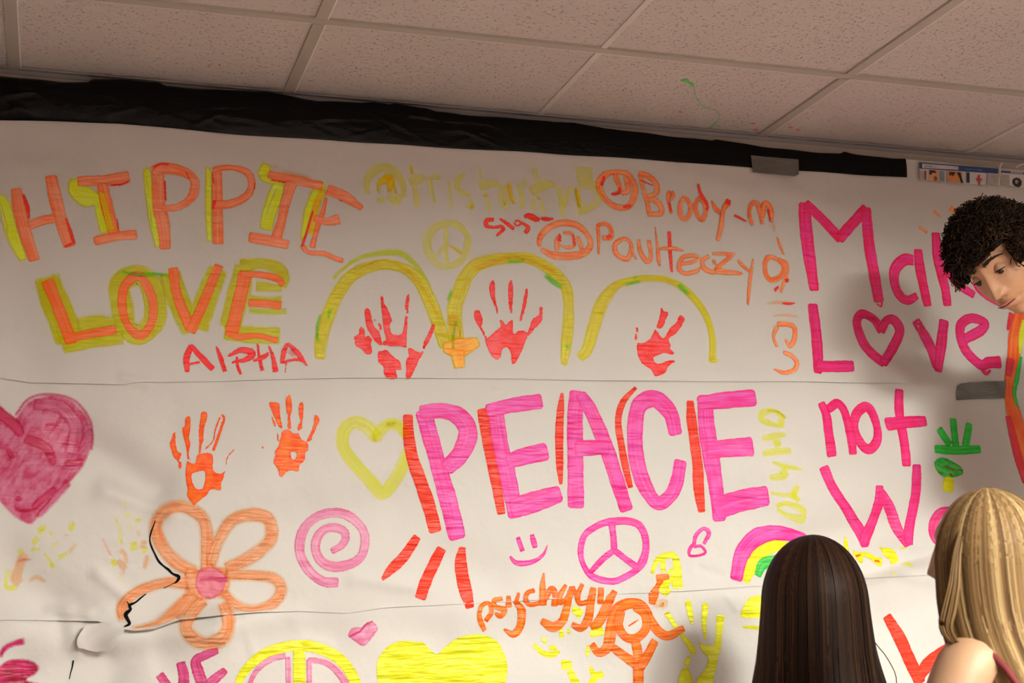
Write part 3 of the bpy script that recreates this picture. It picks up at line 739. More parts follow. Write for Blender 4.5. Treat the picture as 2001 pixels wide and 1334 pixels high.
T 960 990 5.885
s Dn 295,355,50 320,430,58 345,505,58
s Dn 455,325,50 475,400,68 490,465,62
s Dn 205,572,25 270,640,55 380,650,62 500,615,50 590,540,35 635,430,8
=m painted_peace_sign|bright pink peace sign under the word PEACE
s Dn 1400,170,90 1550,165,85 1680,210,90 1750,330,85 1765,480,85 1730,620,100 1660,720,80 1540,800,75 1400,855,75 1230,835,80 1110,770,75 1030,630,65 1015,480,75 1060,330,75 1170,240,75 1290,185,80 1400,170,90
s Dn 1370,190,85 1390,350,78 1400,520,80
s Dn 1400,500,70 1270,600,75 1120,760,60
s Dn 1400,500,70 1530,600,75 1670,700,80
=m painted_numeral|small pink figure 8
T 1240 1010 4.115
s Dn 545,215,30 585,130,38 540,95,30 480,150,35 465,220,30
s Dn 465,240,26 520,235,25 555,285,25 500,310,20 430,310,24 430,260,32 465,215,28
=m painted_rainbow|pink, yellow and green rainbow half hidden by the brown hair
T 1400 934 3.33
s Dy 175,665,60 230,540,90 310,460,90 400,440,70 520,470,60
s Dn 115,650,85 150,500,100 230,400,110 330,360,100 430,360,85 560,390,66 640,450,50
s Dv 255,630,50 290,560,70 380,530,60
=m painted_blot|yellow blots left of the brown hair
p Dy 150,870 200,780 290,770 290,900 160,910
p Dy 130,970 200,955 290,965 290,990
=m painted_mark|yellow and orange crown shaped mark right of the pink peace sign
T 1240 1010 4.115
s Dy 130,450,32 180,340,45 300,310,55 330,420,66 330,560,90
s Dy 215,340,44 220,440,40
s Dy 300,440,70 220,560,80 260,610,60
s Df 170,490,55 260,480,45
s Df 200,510,50 170,560,40 150,620,80 140,690,60
s Dw 160,700,60 240,690,60 200,730,40
=b painted_handprint|bright yellow handprint right of the orange figure
s Dy 420,680,50 450,800,44 460,860,15
s Dy 560,700,55 555,850,44 560,980,20
s Dy 685,800,66 665,950,58 640,1080,55
s Dy 260,770,36 330,880,44
s Dy 370,940,34 440,1050,56 455,1100,34
s Dy 420,1120,20 400,1180,50
p Dy 500,1010 520,1080 560,1130 545,1200 500,1270 480,1300 470,1360 600,1360 620,1260 640,1180 650,1040 560,1020
p Dy 350,1240 400,1200 430,1240 450,1360 340,1360
# psychg
=b painted_blot|bright yellow splashes around the orange writing
T 910 1090 4.548
s Dy 600,770,34 680,840,50 760,860,50 830,830,30
s Dy 680,715,40 710,745,36
s Dy 745,800,50 800,800,40
s Dy 950,450,60 1010,500,80
s Dy 840,620,28 850,700,44
s Dy 905,640,40 915,670,26
s Dy 860,950,90 930,940,60
s Dy 920,1000,66 990,1160,80
s Dy 1105,965,30 1140,1040,60 1210,1035,60
s Dy 1080,1160,60 1140,1060,60
s Dy 1110,680,60 1200,640,90
s Dy 1090,780,30 1075,870,30
s Dy 1770,510,30 1800,500,30
=m painted_lettering|orange handwritten word above the orange figure
s Df 165,400,40 125,430,42 105,500,45 120,570,50 155,640,45
s Df 140,405,36 195,405,36 215,480,45 165,555,45
s Df 310,360,40 235,380,45 260,435,45 335,460,50 300,515,50 250,490,30
s Df 365,340,40 370,430,60
s Df 455,310,26 430,400,50
s Df 440,400,50 485,470,75 480,600,75 420,675,66 330,630,16
s Df 590,290,40 530,310,45 515,370,45 560,415,40 640,400,40
s Df 680,130,14 665,250,55 670,410,75
s Df 680,380,50 740,275,55 775,320,55 775,420,62
s Df 870,240,34 820,330,50 820,400,40 890,350,55 920,260,40
s Df 910,300,60 885,440,70 850,560,80 770,610,90 670,560,55
s Df 960,330,40 930,260,50
s Df 1020,235,40 980,330,50 1000,400,45 1080,390,50
s Df 1120,270,60 1100,420,75 1080,540,80 1020,620,66 940,590,50
s Df 1190,270,55 1190,400,60
s Df 1310,300,60 1250,420,85 1180,560,90 1110,610,55
=b painted_figure|orange stick figure with a ring head and swooping hair
s Df 1120,770,60 1180,840,75 1260,780,100 1290,600,110 1350,450,110 1480,400,90 1580,440,90 1650,570,90 1720,660,90 1800,690,80 1930,625,60
s Df 1370,480,90 1350,600,90 1420,705,75 1520,705,80 1600,620,80 1590,500,80 1500,440,60
s Df 1440,605,14 1490,575,16 1540,545,8
s Df 1310,800,75 1400,870,80 1500,940,100
s Df 1500,740,85 1520,880,95 1520,1180,100
s Df 1670,740,75 1610,850,85 1540,960,95
# bottom left
=b painted_peace_sign|big yellow peace sign with pink inner lines, cut by the bottom edge
T 280 1180 4.35
s Dy 800,700,70 880,540,80 1050,410,90 1300,350,90 1500,380,95 1680,480,95 1800,680,95 1810,900,95 1600,1150,95 1300,1230,95 1000,1150,90 820,900,80 800,700,70
s Dy 1320,350,100 1320,700,110 1320,1200,100
s Du 890,700,40 960,560,50 1080,470,50 1200,440,50
s Du 1225,450,45 1230,800,50
s Du 1405,470,45 1405,800,45
s Du 1400,470,50 1550,500,50 1660,590,60 1740,720,60
=b painted_heart|small light pink heart right of the yellow peace sign
T 660 1190 5.56
p Du 110,250 140,200 200,185 260,190 310,150 375,125 420,175 435,220 400,270 350,340 290,400 240,400 170,350 110,300
s Dj 110,300,18 230,240,24 300,160,20 375,130,18
=b painted_heart|large solid yellow heart
p Dy 415,560 480,450 560,380 680,340 830,345 930,360 1000,430 1070,480 1160,400 1280,310 1400,275 1500,265 1620,285 1730,350 1790,450 1830,560 1835,660 1810,800 1700,1000 1400,1300 1200,1450 900,1300 600,1050 440,850 410,700
=b painted_letter|pink letter V cut by the bottom edge
T 280 1180 4.35
s Dj 140,600,75 200,690,80 290,800,80
s Dj 315,500,80 340,620,90 330,800,90
=b painted_letter|pink letter E cut by the bottom edge
s Dj 620,390,60 520,430,80 440,480,85 470,600,100 540,780,100
s Dj 690,560,66 620,620,85 550,680,80
=b painted_butterfly|deep pink butterfly wing and feeler in the lower left corner
T 0 1150 6.254
s Dx 0,840,44 60,730,60 170,670,60 300,640,90
p Dx -60,980 0,920 80,860 200,840 350,850 460,900 500,980 460,1040 400,1090 350,1110 480,1140 560,1250 200,1290 -60,1290
=b paper_tear|short dark tear under the crumpled flap
s X 897,880,20 885,960,16 865,1030,12 850,1105,10
=b painted_letter|large red letter V between the two girls
T 1600 1040 4.537
s De 605,750,84 700,920,115 800,1140,115 885,1320,110
s De 880,1290,80 960,1160,110 1120,1000,44
=b painted_blot|red stroke end showing beside the blond hair
p De 1080,510 1130,580 1150,640 1100,680 1070,690 1045,600
=m painted_band|long orange and red curved band at the right edge
T 1750 560 3.335
s Cf 800,180,80 765,330,90 755,480,90 735,620,85 740,740,90 775,900,110 815,1080,110 860,1290,90
s Ae 735,190,22 715,290,14
s Cr 745,180,40 720,280,20
s Cr 735,480,60 722,580,44
s Cr 720,850,44 780,1100,60 830,1270,50
s Cy 835,240,60 805,330,36 797,440,20
s Cv 803,460,18 778,600,32 763,700,26 785,785,18
"""
# ---------------- the room ----------------
X0, X1, Y0 = -2.3, 6.2, -6.3
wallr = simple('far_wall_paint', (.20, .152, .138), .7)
wallm = simple('wall_paint', (.50, .45, .40), .6, var=.03, bdist=.0008, bscale=120)
def struct(name, V, F, mt, **k):
    o = mk(name, V, F, mt, **k); o['kind'] = 'structure'; return o
struct('wall_front', *box(X0, X1, 0, .12, 0, HC), wallm)
struct('wall_left', *box(X0-.12, X0, Y0, .12, 0, HC), wallr)
struct('wall_right', *box(X1, X1+.12, Y0, .12, 0, HC), wallr)
struct('wall_back', *box(X0, X1, Y0-.12, Y0, 0, HC), wallr)
struct('floor', *box(X0-.12, X1+.12, Y0-.12, .12, -.1, 0), simple('floor_lino', (.16, .112, .098), .45, var=.1, scale=3))
struct('baseboard_front', *box(X0, X1, -.012, 0, 0, .1), simple('vinyl_base', (.05, .04, .035), .4))
# metal angle where the ceiling meets the wall
am = simple('angle_metal', (.34, .33, .34), .5)
struct('trim_1', *boxes([(X0, X1, -.003, 0, HC-.012, HC), (X0, X1, -.016, -.003, HC-.003, HC)]), am)

# ceiling: slab above, hung grid of bars, one board per cell
ceil = struct('ceiling', *box(X0-.12, X1+.12, Y0-.12, .12, HC+.10, HC+.16), simple('ceiling_slab', (.3, .28, .26), .9))
def tile_mat():
    mt, nt, b = newmat('ceiling_tile_board'); g = nt.nodes.new('ShaderNodeNewGeometry').outputs['Position']
    sp = noise_n(nt, g, 150, 2, .5)
    big = noise_n(nt, g, 2.2, 2)
    base = ramp(nt, big, [(.3, (.61, .565, .55)), (.7, (.65, .60, .58))])
    mx = N(nt, 'ShaderNodeMix', data_type='RGBA'); mx.inputs['B'].default_value = (.46, .41, .4, 1)
    L(nt, mrange(nt, sp, .64, .70, 0, .8), mx.inputs['Factor']); L(nt, base, mx.inputs['A']); L(nt, mx.outputs['Result'], b.inputs['Base Color'])
    b.inputs['Roughness'].default_value = .9; b.inputs['Specular IOR Level'].default_value = .2
    bump(nt, b, math_(nt, 'ADD', noise_n(nt, g, 130, 4, .6), mrange(nt, sp, .62, .70, 0, -1.2)), .0016); return mt
tilem = tile_mat()
barm = simple('grid_bar_enamel', (.46, .43, .385), .5, var=.04)
barl = simple('grid_bar_light_edge', (.80, .79, .77), .5)
seamm = simple('tile_seam_strip', (.67, .65, .63), .8, var=.05)
PITCH = .61
YL = [-.445 - 1.22*k for k in range(5)]      # long bars that run along the wall
def near(px, py): return ceil_pt(px, py)
ticks = {}
for k, (px, py) in {0: (28, 140), 1: (562, 183), 2: (1052, 222), 3: (1486, 265), 4: (1885, 306)}.items():
    v = ray(px, py); t = -CAM[1]/v[1]; ticks[k] = (CAM + v*t)[0]
def tx(k): return ticks[k] if k in ticks else k*PITCH
HW = .012
for k, y in enumerate(YL):
    V, F = boxes([(X0, X1, y-HW, y+HW, HC-.004, HC+.03)])
    V2, F2 = boxes([(X0, X1, y+HW, y+HW+.0035, HC-.0035, HC+.02)])
    o = mk('grid_bar', V + V2, F + [tuple(i+len(V) for i in f) for f in F2], [barm, barl], parent=ceil, fm=[0]*len(F)+[1]*len(F2))
ks = [k for k in range(-3, 10) if X0 < tx(k) < X1]
rows = [0.0] + YL + [Y0]
for k in ks:
    x = tx(k); thin = k in (0, 2, 4, 6) and k != 0
    hw = .007 if thin else .0125
    for a, b_ in zip(rows[:-1], rows[1:]):
        ya, yb = a - (HW if a else 0), b_ + HW
        V, F = boxes([(x-hw, x+hw, yb, ya, HC-(.0015 if thin else .0035), HC+.03)])
        fm = [0]*len(F)
        if not thin:
            V2, F2 = boxes([(x+hw, x+hw+.003, yb, ya, HC-.003, HC+.02)])
            F += [tuple(i+len(V) for i in f) for f in F2]; V += V2; fm += [1]*len(F2)
        mk('cross_bar', V, F, [seamm if thin else barm, barl], parent=ceil, fm=fm)
holes = []
for (lx, ly, f) in TROFFERS: holes.append((lx, ly))
xs = [X0] + [tx(k) for k in ks] + [X1]
for i in range(len(xs)-1):
    for a, b_ in zip(rows[:-1], rows[1:]):
        xa, xb = xs[i], xs[i+1]
        if any(xa-.05 < lx < xb+.05 and b_ < ly < a for lx, ly in holes): continue
        mk('ceiling_tile', *box(xa+.006, xb-.006, b_+.006, a-.006 if a else 0, HC+.002, HC+.018), tilem, parent=ceil)
# lamps
em, nt, b = newmat('lamp_diffuser'); b.inputs['Base Color'].default_value = (.9, .9, .9, 1)
ems = {}
for (lx, ly, f) in TROFFERS:
    k = max(q for q in ks if tx(q) < lx); xa, xb = tx(k)+.014, tx(k+1)-.014
    r = max(q for q in range(len(rows)-1) if ly < rows[q]); ya, yb = rows[r]-.014, rows[r+1]+.014
    t = empty('ceiling_light', ((xa+xb)/2, (ya+yb)/2, HC), 'recessed fluorescent ceiling light at x %s' % 'near' , 'light')
    tag(t, ['recessed ceiling light in the near row, left', 'recessed ceiling light in the near row, right', 'recessed ceiling light in the far row, left', 'recessed ceiling light in the far row, right'][TROFFERS.index((lx, ly, f))], 'light')
    V, F = boxes([(xa, xb, yb, yb+.02, HC-.003, HC+.07), (xa, xb, ya-.02, ya, HC-.003, HC+.07), (xa, xa+.02, yb+.02, ya-.02, HC-.003, HC+.07), (xb-.02, xb, yb+.02, ya-.02, HC-.003, HC+.07)])
    mk('frame', V, F, simple('louver_grey', (.12, .12, .12), .6), parent=t)
    if f not in ems:
        e2, nt, b = newmat('lamp_diffuser'); b.inputs['Base Color'].default_value = (.9, .9, .9, 1)
        b.inputs['Emission Color'].default_value = (*LAMP_RGB, 1); b.inputs['Emission Strength'].default_value = LAMP_POWER*f; ems[f] = e2
    mk('diffuser', *box(xa+.02, xb-.02, yb+.02, ya-.02, HC+.055, HC+.065), ems[f], parent=t)

# paint splashes on the ceiling
greenc = simple('green_splash', (.12, .62, .16), .5); redc = simple('red_splash', (.85, .22, .16), .5)
def ceil_blob(P, mt, tile=ceil):
    Q = [ceil_pt(*p, off=-.002+.0008) for p in P]
    n = len(Q); z0, z1 = HC+.0008, HC+.003
    V = [(x, y, z0) for x, y in Q] + [(x, y, z1) for x, y in Q]
    F = [list(range(n))] + [(i, (i+1) % n, n+(i+1) % n, n+i) for i in range(n)]
    return mk('paint_splash', V, F, mt, parent=ceil)
def cc(L_): return [(1300+a/2.855, b/2.855) for a, b in L_]
ceil_blob(cc([(85, 448), (120, 438), (135, 458), (160, 470), (155, 486), (140, 478), (128, 462), (105, 456)]), greenc)
for a, b_ in ((85, 625), (490, 690), (505, 725), (700, 712), (742, 724)):
    ceil_blob(cc([(a-14, b_), (a, b_-5), (a+14, b_+1), (a, b_+5)]), redc)
ceil_blob([(427, 127), (429, 125), (431, 127), (429, 129)], redc)
sq = catmull([(1355.4, 166, 1.6), (1358, 178, 1.2), (1361, 192, 1.2), (1374, 208, 1.2), (1395, 214, 1.2), (1405, 222, 1.3), (1403, 234, 1.3), (1392, 246, 2.6), (1384, 251, 1.5)], 3)
for i in range(len(sq)-1): pass
a = sq[:-1]; d = np.diff(sq[:, :2], axis=0); d = np.vstack([d, d[-1:]]); nn = np.stack([-d[:, 1], d[:, 0]], 1); nn /= np.linalg.norm(nn, axis=1)[:, None]
Lf = [tuple(p) for p in sq[:, :2]+nn*sq[:, 2:3]*.5]; Rt = [tuple(p) for p in sq[:, :2]-nn*sq[:, 2:3]*.5]
V = [(*ceil_pt(*p, off=-.001), HC+.0009) for p in Lf] + [(*ceil_pt(*p, off=-.001), HC+.0009) for p in Rt]; n = len(Lf)
mk('paint_splash', V, [(i, i+1, n+i+1, n+i) for i in range(n-1)], greenc, parent=ceil)

# ---------------- paper sheets on the wall ----------------
SEAM1 = [(-400, 735), (0, 742), (60, 751), (240, 756), (268, 751), (400, 748), (560, 744), (700, 741), (1000, 743), (1200, 747), (1450, 748), (1700, 750), (2001, 752), (2300, 752)]
SEAM2 = [(-400, 1205), (0, 1211), (190, 1213), (235, 1228), (262, 1232), (300, 1228), (349, 1210), (425, 1202), (500, 1196), (580, 1194), (677, 1198), (749, 1187), (875, 1181), (1000, 1175), (1218, 1160), (1350, 1154), (1459, 1146), (1685, 1130), (1835, 1122), (2001, 1115), (2300, 1105)]
TOPL = [(-400, 160), (0, 190), (560, 225), (1050, 270), (1500, 308), (1768, 330), (1800, 333)]
TOPR = [(1700, 311), (1777, 317), (1900, 329), (2001, 338), (2300, 362)]
def curve(P):
    Q = np.array([wall_pt(*p) for p in P]); return lambda x: np.interp(x, Q[:, 0], Q[:, 1])
s1, s2, topl, topr = curve(SEAM1), curve(SEAM2), curve(TOPL), curve(TOPR)
XR = wall_pt(1777, 500)[0]; XL = wall_pt(-330, 700)[0]; XE = wall_pt(2260, 700)[0]
def seg_d(x, z, a, b_):
    ax, az = a; bx, bz = b_; dx, dz = bx-ax, bz-az; L2 = dx*dx+dz*dz
    t = np.clip(((x-ax)*dx+(z-az)*dz)/L2, 0, 1); sd = (dx*(z-az)-dz*(x-ax))/math.sqrt(L2)
    return np.hypot(x-ax-t*dx, z-az-t*dz), t, sd
# folds: pixel ends, half width (m), height (m); negative heights are hollows
FOLDS = [
 ((205, 958), (330, 1000), .020, .007), ((150, 860), (300, 960), .045, -.016), ((330, 1000), (520, 960), .04, .004),
 ((10, 1100), (120, 1200), .05, -.015), ((-60, 1050), (60, 1150), .05, .006), ((190, 1122), (250, 1170), .014, .005),
 ((130, 1195), (160, 1290), .02, .006), ((100, 1190), (170, 1198), .012, .006), ((170, 1310), (300, 1270), .06, -.016), ((60, 1320), (180, 1330), .05, -.014), ((300, 1300), (420, 1260), .06, .010),
 ((235, 1250), (420, 1228), .035, .013), ((430, 1220), (570, 1208), .030, .006), ((0, 1240), (90, 1225), .03, .005),
 ((470, 1215), (500, 1290), .010, .003), ((560, 1215), (650, 1250), .05, -.006), ((600, 1255), (640, 1262), .010, .004),
 ((560, 1010), (760, 980), .06, -.005), ((640, 960), (800, 900), .05, .004), ((690, 1130), (830, 1150), .018, .003),
 ((860, 1090), (960, 1130), .05, -.006), ((900, 1200), (1100, 1160), .05, .004), ((780, 1230), (850, 1245), .04, -.003),
 ((1610, 1120), (1760, 1075), .030, .008), ((1680, 1125), (1830, 1075), .022, .008), ((1560, 1060), (1720, 1020), .04, -.008), ((1700, 1060), (1800, 1010), .05, -.007),
 ((1750, 1120), (1800, 1135), .016, .003), ((1650, 820), (1850, 760), .06, -.005), ((1600, 850), (1780, 900), .06, .005),
 ((1200, 735), (1330, 715), .03, .004), ((1330, 725), (1460, 740), .03, -.004), ((1640, 735), (1760, 690), .05, -.006), ((1700, 700), (1800, 740), .03, .004),
 ((300, 600), (420, 740), .06, -.004), ((0, 700), (200, 720), .06, .005), ((40, 560), (60, 700), .06, -.005), ((240, 740), (285, 752), .012, .005),
 ((380, 410), (700, 330), .08, -.003), ((20, 280), (260, 330), .05, -.004), ((200, 320), (420, 290), .05, .003), ((1340, 350), (1480, 390), .03, .003), ((1500, 370), (1650, 420), .03, .003),
 ((1360, 1110), (1400, 1125), .010, -.002), ((1415, 1165), (1432, 1190), .006, .002), ((1250, 1200), (1450, 1240), .05, -.005), ((1380, 1290), (1480, 1250), .06, .006),
 ((1000, 1230), (1160, 1290), .06, -.004), ((520, 880), (640, 820), .06, .003), ((330, 800), (330, 860), .05, -.003), ((960, 757), (975, 757), .006, .002),
 ((1480, 900), (1600, 960), .06, .005), ((1450, 1000), (1560, 1090), .05, -.004), ((1560, 880), (1600, 940), .05, -.004),
 ((1650, 1240), (1760, 1180), .06, -.004), ((1720, 1150), (1860, 1240), .06, .004),
]
FO = [(wall_pt(*a), wall_pt(*b_), w_, h_*(1.6 if w_ > .015 else 1.2)) for a, b_, w_, h_ in FOLDS]
def wr(x, z):
    x = np.asarray(x, float); z = np.asarray(z, float)
    h = .0034*np.sin(4.1*x+1.3*np.sin(3.3*z))*np.sin(3.7*z+.9+np.sin(1.9*x)) + .0014*np.sin(11*x+5*z+1.5*np.sin(6*z))*np.sin(9*z-4*x+.6) + .0006*np.sin(23*x-13*z)*np.sin(19*z+9*x)
    for a, b_, w_, hh in FO:
        d, t, sd = seg_d(x, z, a, b_)
        h = h + hh*np.exp(-(d/w_)**2)
    return h
def flare(x, z, seam, amp, width=.03):
    return amp*np.exp(-np.clip(z-seam(x), 0, 9)/width)
fl2x = wall_pt(330, 1215)[0]
def smax(v, lo, k=.0035): return lo+k*np.logaddexp(0, (v-lo)/k)
def h_bot(x, z): return smax(.0280 + wr(x, z), .003)
def h_mid(x, z): return smax(.0302 + wr(x, z), .0052) + flare(x, z, s2, 1, .035)*(.0004+.020*np.exp(-((x-fl2x)/.16)**2)+.0012*np.sin(9*x)**2)
def h_top(x, z): return smax(.0328 + wr(x, z), .0078) + flare(x, z, s1, 1, .03)*(.0008+.0016*np.sin(5*x+.7)**2)
def h_rgt(x, z): return smax(.0316 + wr(x, z), .0066)
SH = {}
def sheet(key, xa, xb, bot, top, h, label):
    nx = int((xb-xa)/.0068); nz = 120
    X = np.linspace(xa, xb, nx); Z0_, Z1_ = bot(X), top(X)
    # small irregular cut of the roll's edge
    T = np.linspace(0, 1, nz)[:, None]
    Zg = Z0_[None, :]*(1-T)+Z1_[None, :]*T; Xg = np.repeat(X[None, :], nz, 0)
    Y = -h(Xg, Zg); V = np.stack([Xg, Y, Zg], -1).reshape(-1, 3)
    I = np.arange(nx*nz).reshape(nz, nx)
    F = np.stack([I[:-1, :-1], I[:-1, 1:], I[1:, 1:], I[1:, :-1]], -1).reshape(-1, 4)
    o = mk('paper_banner', V, F, PAPER, origin=((xa+xb)/2, 0, float(Z0_.mean())), smooth=True)
    tag(o, label, 'banner', 'paper rolls taped over the wall'); del o['group']
    SH[key] = (o, h); return o
zb = wall_pt(1000, 1480)[1]
sheet('b', XL, XE, lambda x: x*0+zb, lambda x: s2(x)+.035, h_bot, 'lowest visible white paper roll, with the solid yellow heart')
sheet('m', XL, XE, lambda x: s2(x), lambda x: s1(x)+.035, h_mid, 'middle white paper roll painted with the word PEACE')
sheet('r', XR-.03, XE, lambda x: s1(x), lambda x: topr(x), h_rgt, 'upper right white paper roll behind the curly haired person')
sheet('t', XL, XR, lambda x: s1(x), lambda x: topl(x), h_top, 'upper white paper roll painted HIPPIE LOVE under the black tape')
def surf(x, z):                             # height of the paper that shows at (x, z)
    x = np.asarray(x, float); z = np.asarray(z, float)
    up = np.where(x < XR, h_top(x, z), h_rgt(x, z))
    return np.where(z >= s1(x)-.0005, up, np.where(z >= s2(x)-.0005, h_mid(x, z), h_bot(x, z)))

# ---------------- painted marks ----------------
GAP = .00050
def to_wall(P):
    return np.array([wall_pt(a, b_, .02) for a, b_ in P])
ZT = (1.0 / np.linalg.norm(np.array(wall_pt(1001, 700))-np.array(wall_pt(1000, 700))))
def stroke(pts, off, wide=0):
    P = np.array(pts, float); px_m = 1/ZT
    # pixel sizes grow with distance along the wall
    W = []
    Q = np.zeros((len(P), 3))
    for i, (a, b_, w_) in enumerate(P):
        x, z = wall_pt(a, b_, .02); x2, z2 = wall_pt(a+1, b_, .02); x3, z3 = wall_pt(a, b_+1, .02)
        Q[i] = (x, z, w_*.5*(math.hypot(x2-x, z2-z)+math.hypot(x3-x, z3-z)))
    if len(Q) == 1: Q = np.vstack([Q-[.002, 0, 0], Q+[.002, 0, 0]])
    S = catmull(Q, .0045)
    keep = np.r_[True, np.linalg.norm(np.diff(S[:, :2], axis=0), axis=1) > 1e-6]; S = S[keep]
    closed = np.linalg.norm(S[0, :2]-S[-1, :2]) < 1e-4
    d = np.gradient(S[:, :2], axis=0)
    if closed: d[0] = d[-1] = (S[1, :2]-S[-2, :2])
    d /= np.maximum(np.linalg.norm(d, axis=1), 1e-9)[:, None]
    # smooth the directions a little so that wide strokes do not fold at corners
    nrm = np.stack([-d[:, 1], d[:, 0]], 1)
    hw = np.maximum(S[:, 2]*.5, .0008)
    if not closed:                          # brush ends: pad by part of the width
        e1_, e2_ = min(hw[0]*.45, .008), min(hw[-1]*.45, .008)
        q = (1.0, .75, .35); f_ = (.55, .80, .96)
        S = np.vstack([[*(S[0, :2]-d[0]*e1_*a), S[0, 2]] for a in q]+[S]+[[*(S[-1, :2]+d[-1]*e2_*a), S[-1, 2]] for a in q[::-1]])
        nrm = np.vstack([nrm[:1]]*3+[nrm]+[nrm[-1:]]*3); hw = np.r_[hw[0]*np.array(f_), hw, hw[-1]*np.array(f_[::-1])]
    u = np.r_[0, np.cumsum(np.linalg.norm(np.diff(S[:, :2], axis=0), axis=1))]
    # wobble of the hand
    j = 1+.022*np.sin(u*95+rng.uniform(0, 6))+.015*np.sin(u*210+rng.uniform(0, 6)); hw = hw*j+wide
    vs = np.array([-1, -.82, -.5, 0, .5, .82, 1]); nv = len(vs)
    Px = S[:, 0:1]+nrm[:, 0:1]*hw[:, None]*vs; Pz = S[:, 1:2]+nrm[:, 1:2]*hw[:, None]*vs
    ed = hw[:, None]*(1-np.abs(vs))
    if not closed:
        ue = np.minimum(u-u[0], u[-1]-u)[:, None]; ed = np.minimum(ed, ue)
    Y = -(surf(Px, Pz)+off)
    st = np.stack([np.repeat(u[:, None], nv, 1)+rng.uniform(0, 50), vs*hw[:, None]+rng.uniform(0, 9), 0*Px], -1)
    V = np.stack([Px, Y, Pz], -1).reshape(-1, 3)
    I = np.arange(len(V)).reshape(len(S), nv)
    F = np.stack([I[:-1, :-1], I[1:, :-1], I[1:, 1:], I[:-1, 1:]], -1).reshape(-1, 4)
    return V, F, st.reshape(-1, 3), ed.ravel()
def inside(P, x, z):
    c = np.zeros(len(x), bool); n = len(P)
    for i in range(n):
        x1, z1 = P[i]; x2, z2 = P[(i+1) % n]
        cond = ((z1 > z) != (z2 > z)); c ^= cond & (x < (x2-x1)*(z-z1)/((z2-z1) if z2 != z1 else 1e-12)+x1)
    return c
def resample(P, step, jit=0):
    out = []
    for i in range(len(P)):
        a, b_ = P[i], P[(i+1) % len(P)]; n = max(1, int(np.linalg.norm(b_-a)/step))
        for k in range(n): out.append(a+(b_-a)*k/n)
    out = np.array(out)
    if jit: out = out+rng.normal(0, jit, out.shape)
    return out
def poly(pts, hole, off):
    P = to_wall(pts); n0 = np.linalg.norm(P.max(0)-P.min(0))
    Ps = resample(catmull_closed(P), min(.006, max(.003, n0*.012)))
    loops = [Ps]
    if hole is not None: loops.append(resample(catmull_closed(to_wall(hole)), .004))
    g = min(.0075, max(.005, n0*.022))
    lo, hi = Ps.min(0), Ps.max(0)
    gx, gz = np.meshgrid(np.arange(lo[0], hi[0], g), np.arange(lo[1], hi[1], g)); gx = gx.ravel(); gz = gz.ravel()
    def bd(x, z):
        d = np.full(len(x), 9.)
        for Lp in loops:
            for i in range(len(Lp)):
                d = np.minimum(d, seg_d(x, z, Lp[i], Lp[(i+1) % len(Lp)])[0] if np.linalg.norm(Lp[i]-Lp[(i+1) % len(Lp)]) > 1e-7 else d)
        return d
    m_ = inside(Ps, gx, gz)
    if hole is not None: m_ &= ~inside(loops[1], gx, gz)
    gx, gz = gx[m_], gz[m_]; dd = bd(gx, gz) if len(gx) else np.zeros(0); k = dd > g*.4; gx, gz, dd = gx[k], gz[k], dd[k]
    A = [Vector(p) for Lp in loops for p in Lp] + [Vector((a, b_)) for a, b_ in zip(gx, gz)]
    E = []; o = 0
    for Lp in loops: E += [(o+i, o+(i+1) % len(Lp)) for i in range(len(Lp))]; o += len(Lp)
    vo, eo, fo, ov, oe, of = delaunay_2d_cdt(A, E, [], 0, 1e-6)
    vx = np.array([v[0] for v in vo]); vz = np.array([v[1] for v in vo])
    cen = np.array([[vx[list(f)].mean(), vz[list(f)].mean()] for f in fo])
    k = inside(Ps, cen[:, 0], cen[:, 1])
    if hole is not None: k &= ~inside(loops[1], cen[:, 0], cen[:, 1])
    F = [tuple(reversed(f)) for f, q in zip(fo, k) if q]
    ed = bd(vx, vz)
    V = np.stack([vx, -(surf(vx, vz)+off), vz], -1)
    r = rng.uniform(0, 9); st = np.stack([vx*7+.5*np.sin(vz*9), vz*.36+.02*np.sin(vx*11)+r, 0*vx], -1)
    return V, F, st, ed
def catmull_closed(P):
    Q = np.vstack([P, P[:1]]); Q = np.hstack([Q, np.zeros((len(Q), 1))])
    step = max(.004, np.linalg.norm(P.max(0)-P.min(0))*.02)
    return catmull(Q, step)[:-1, :2]
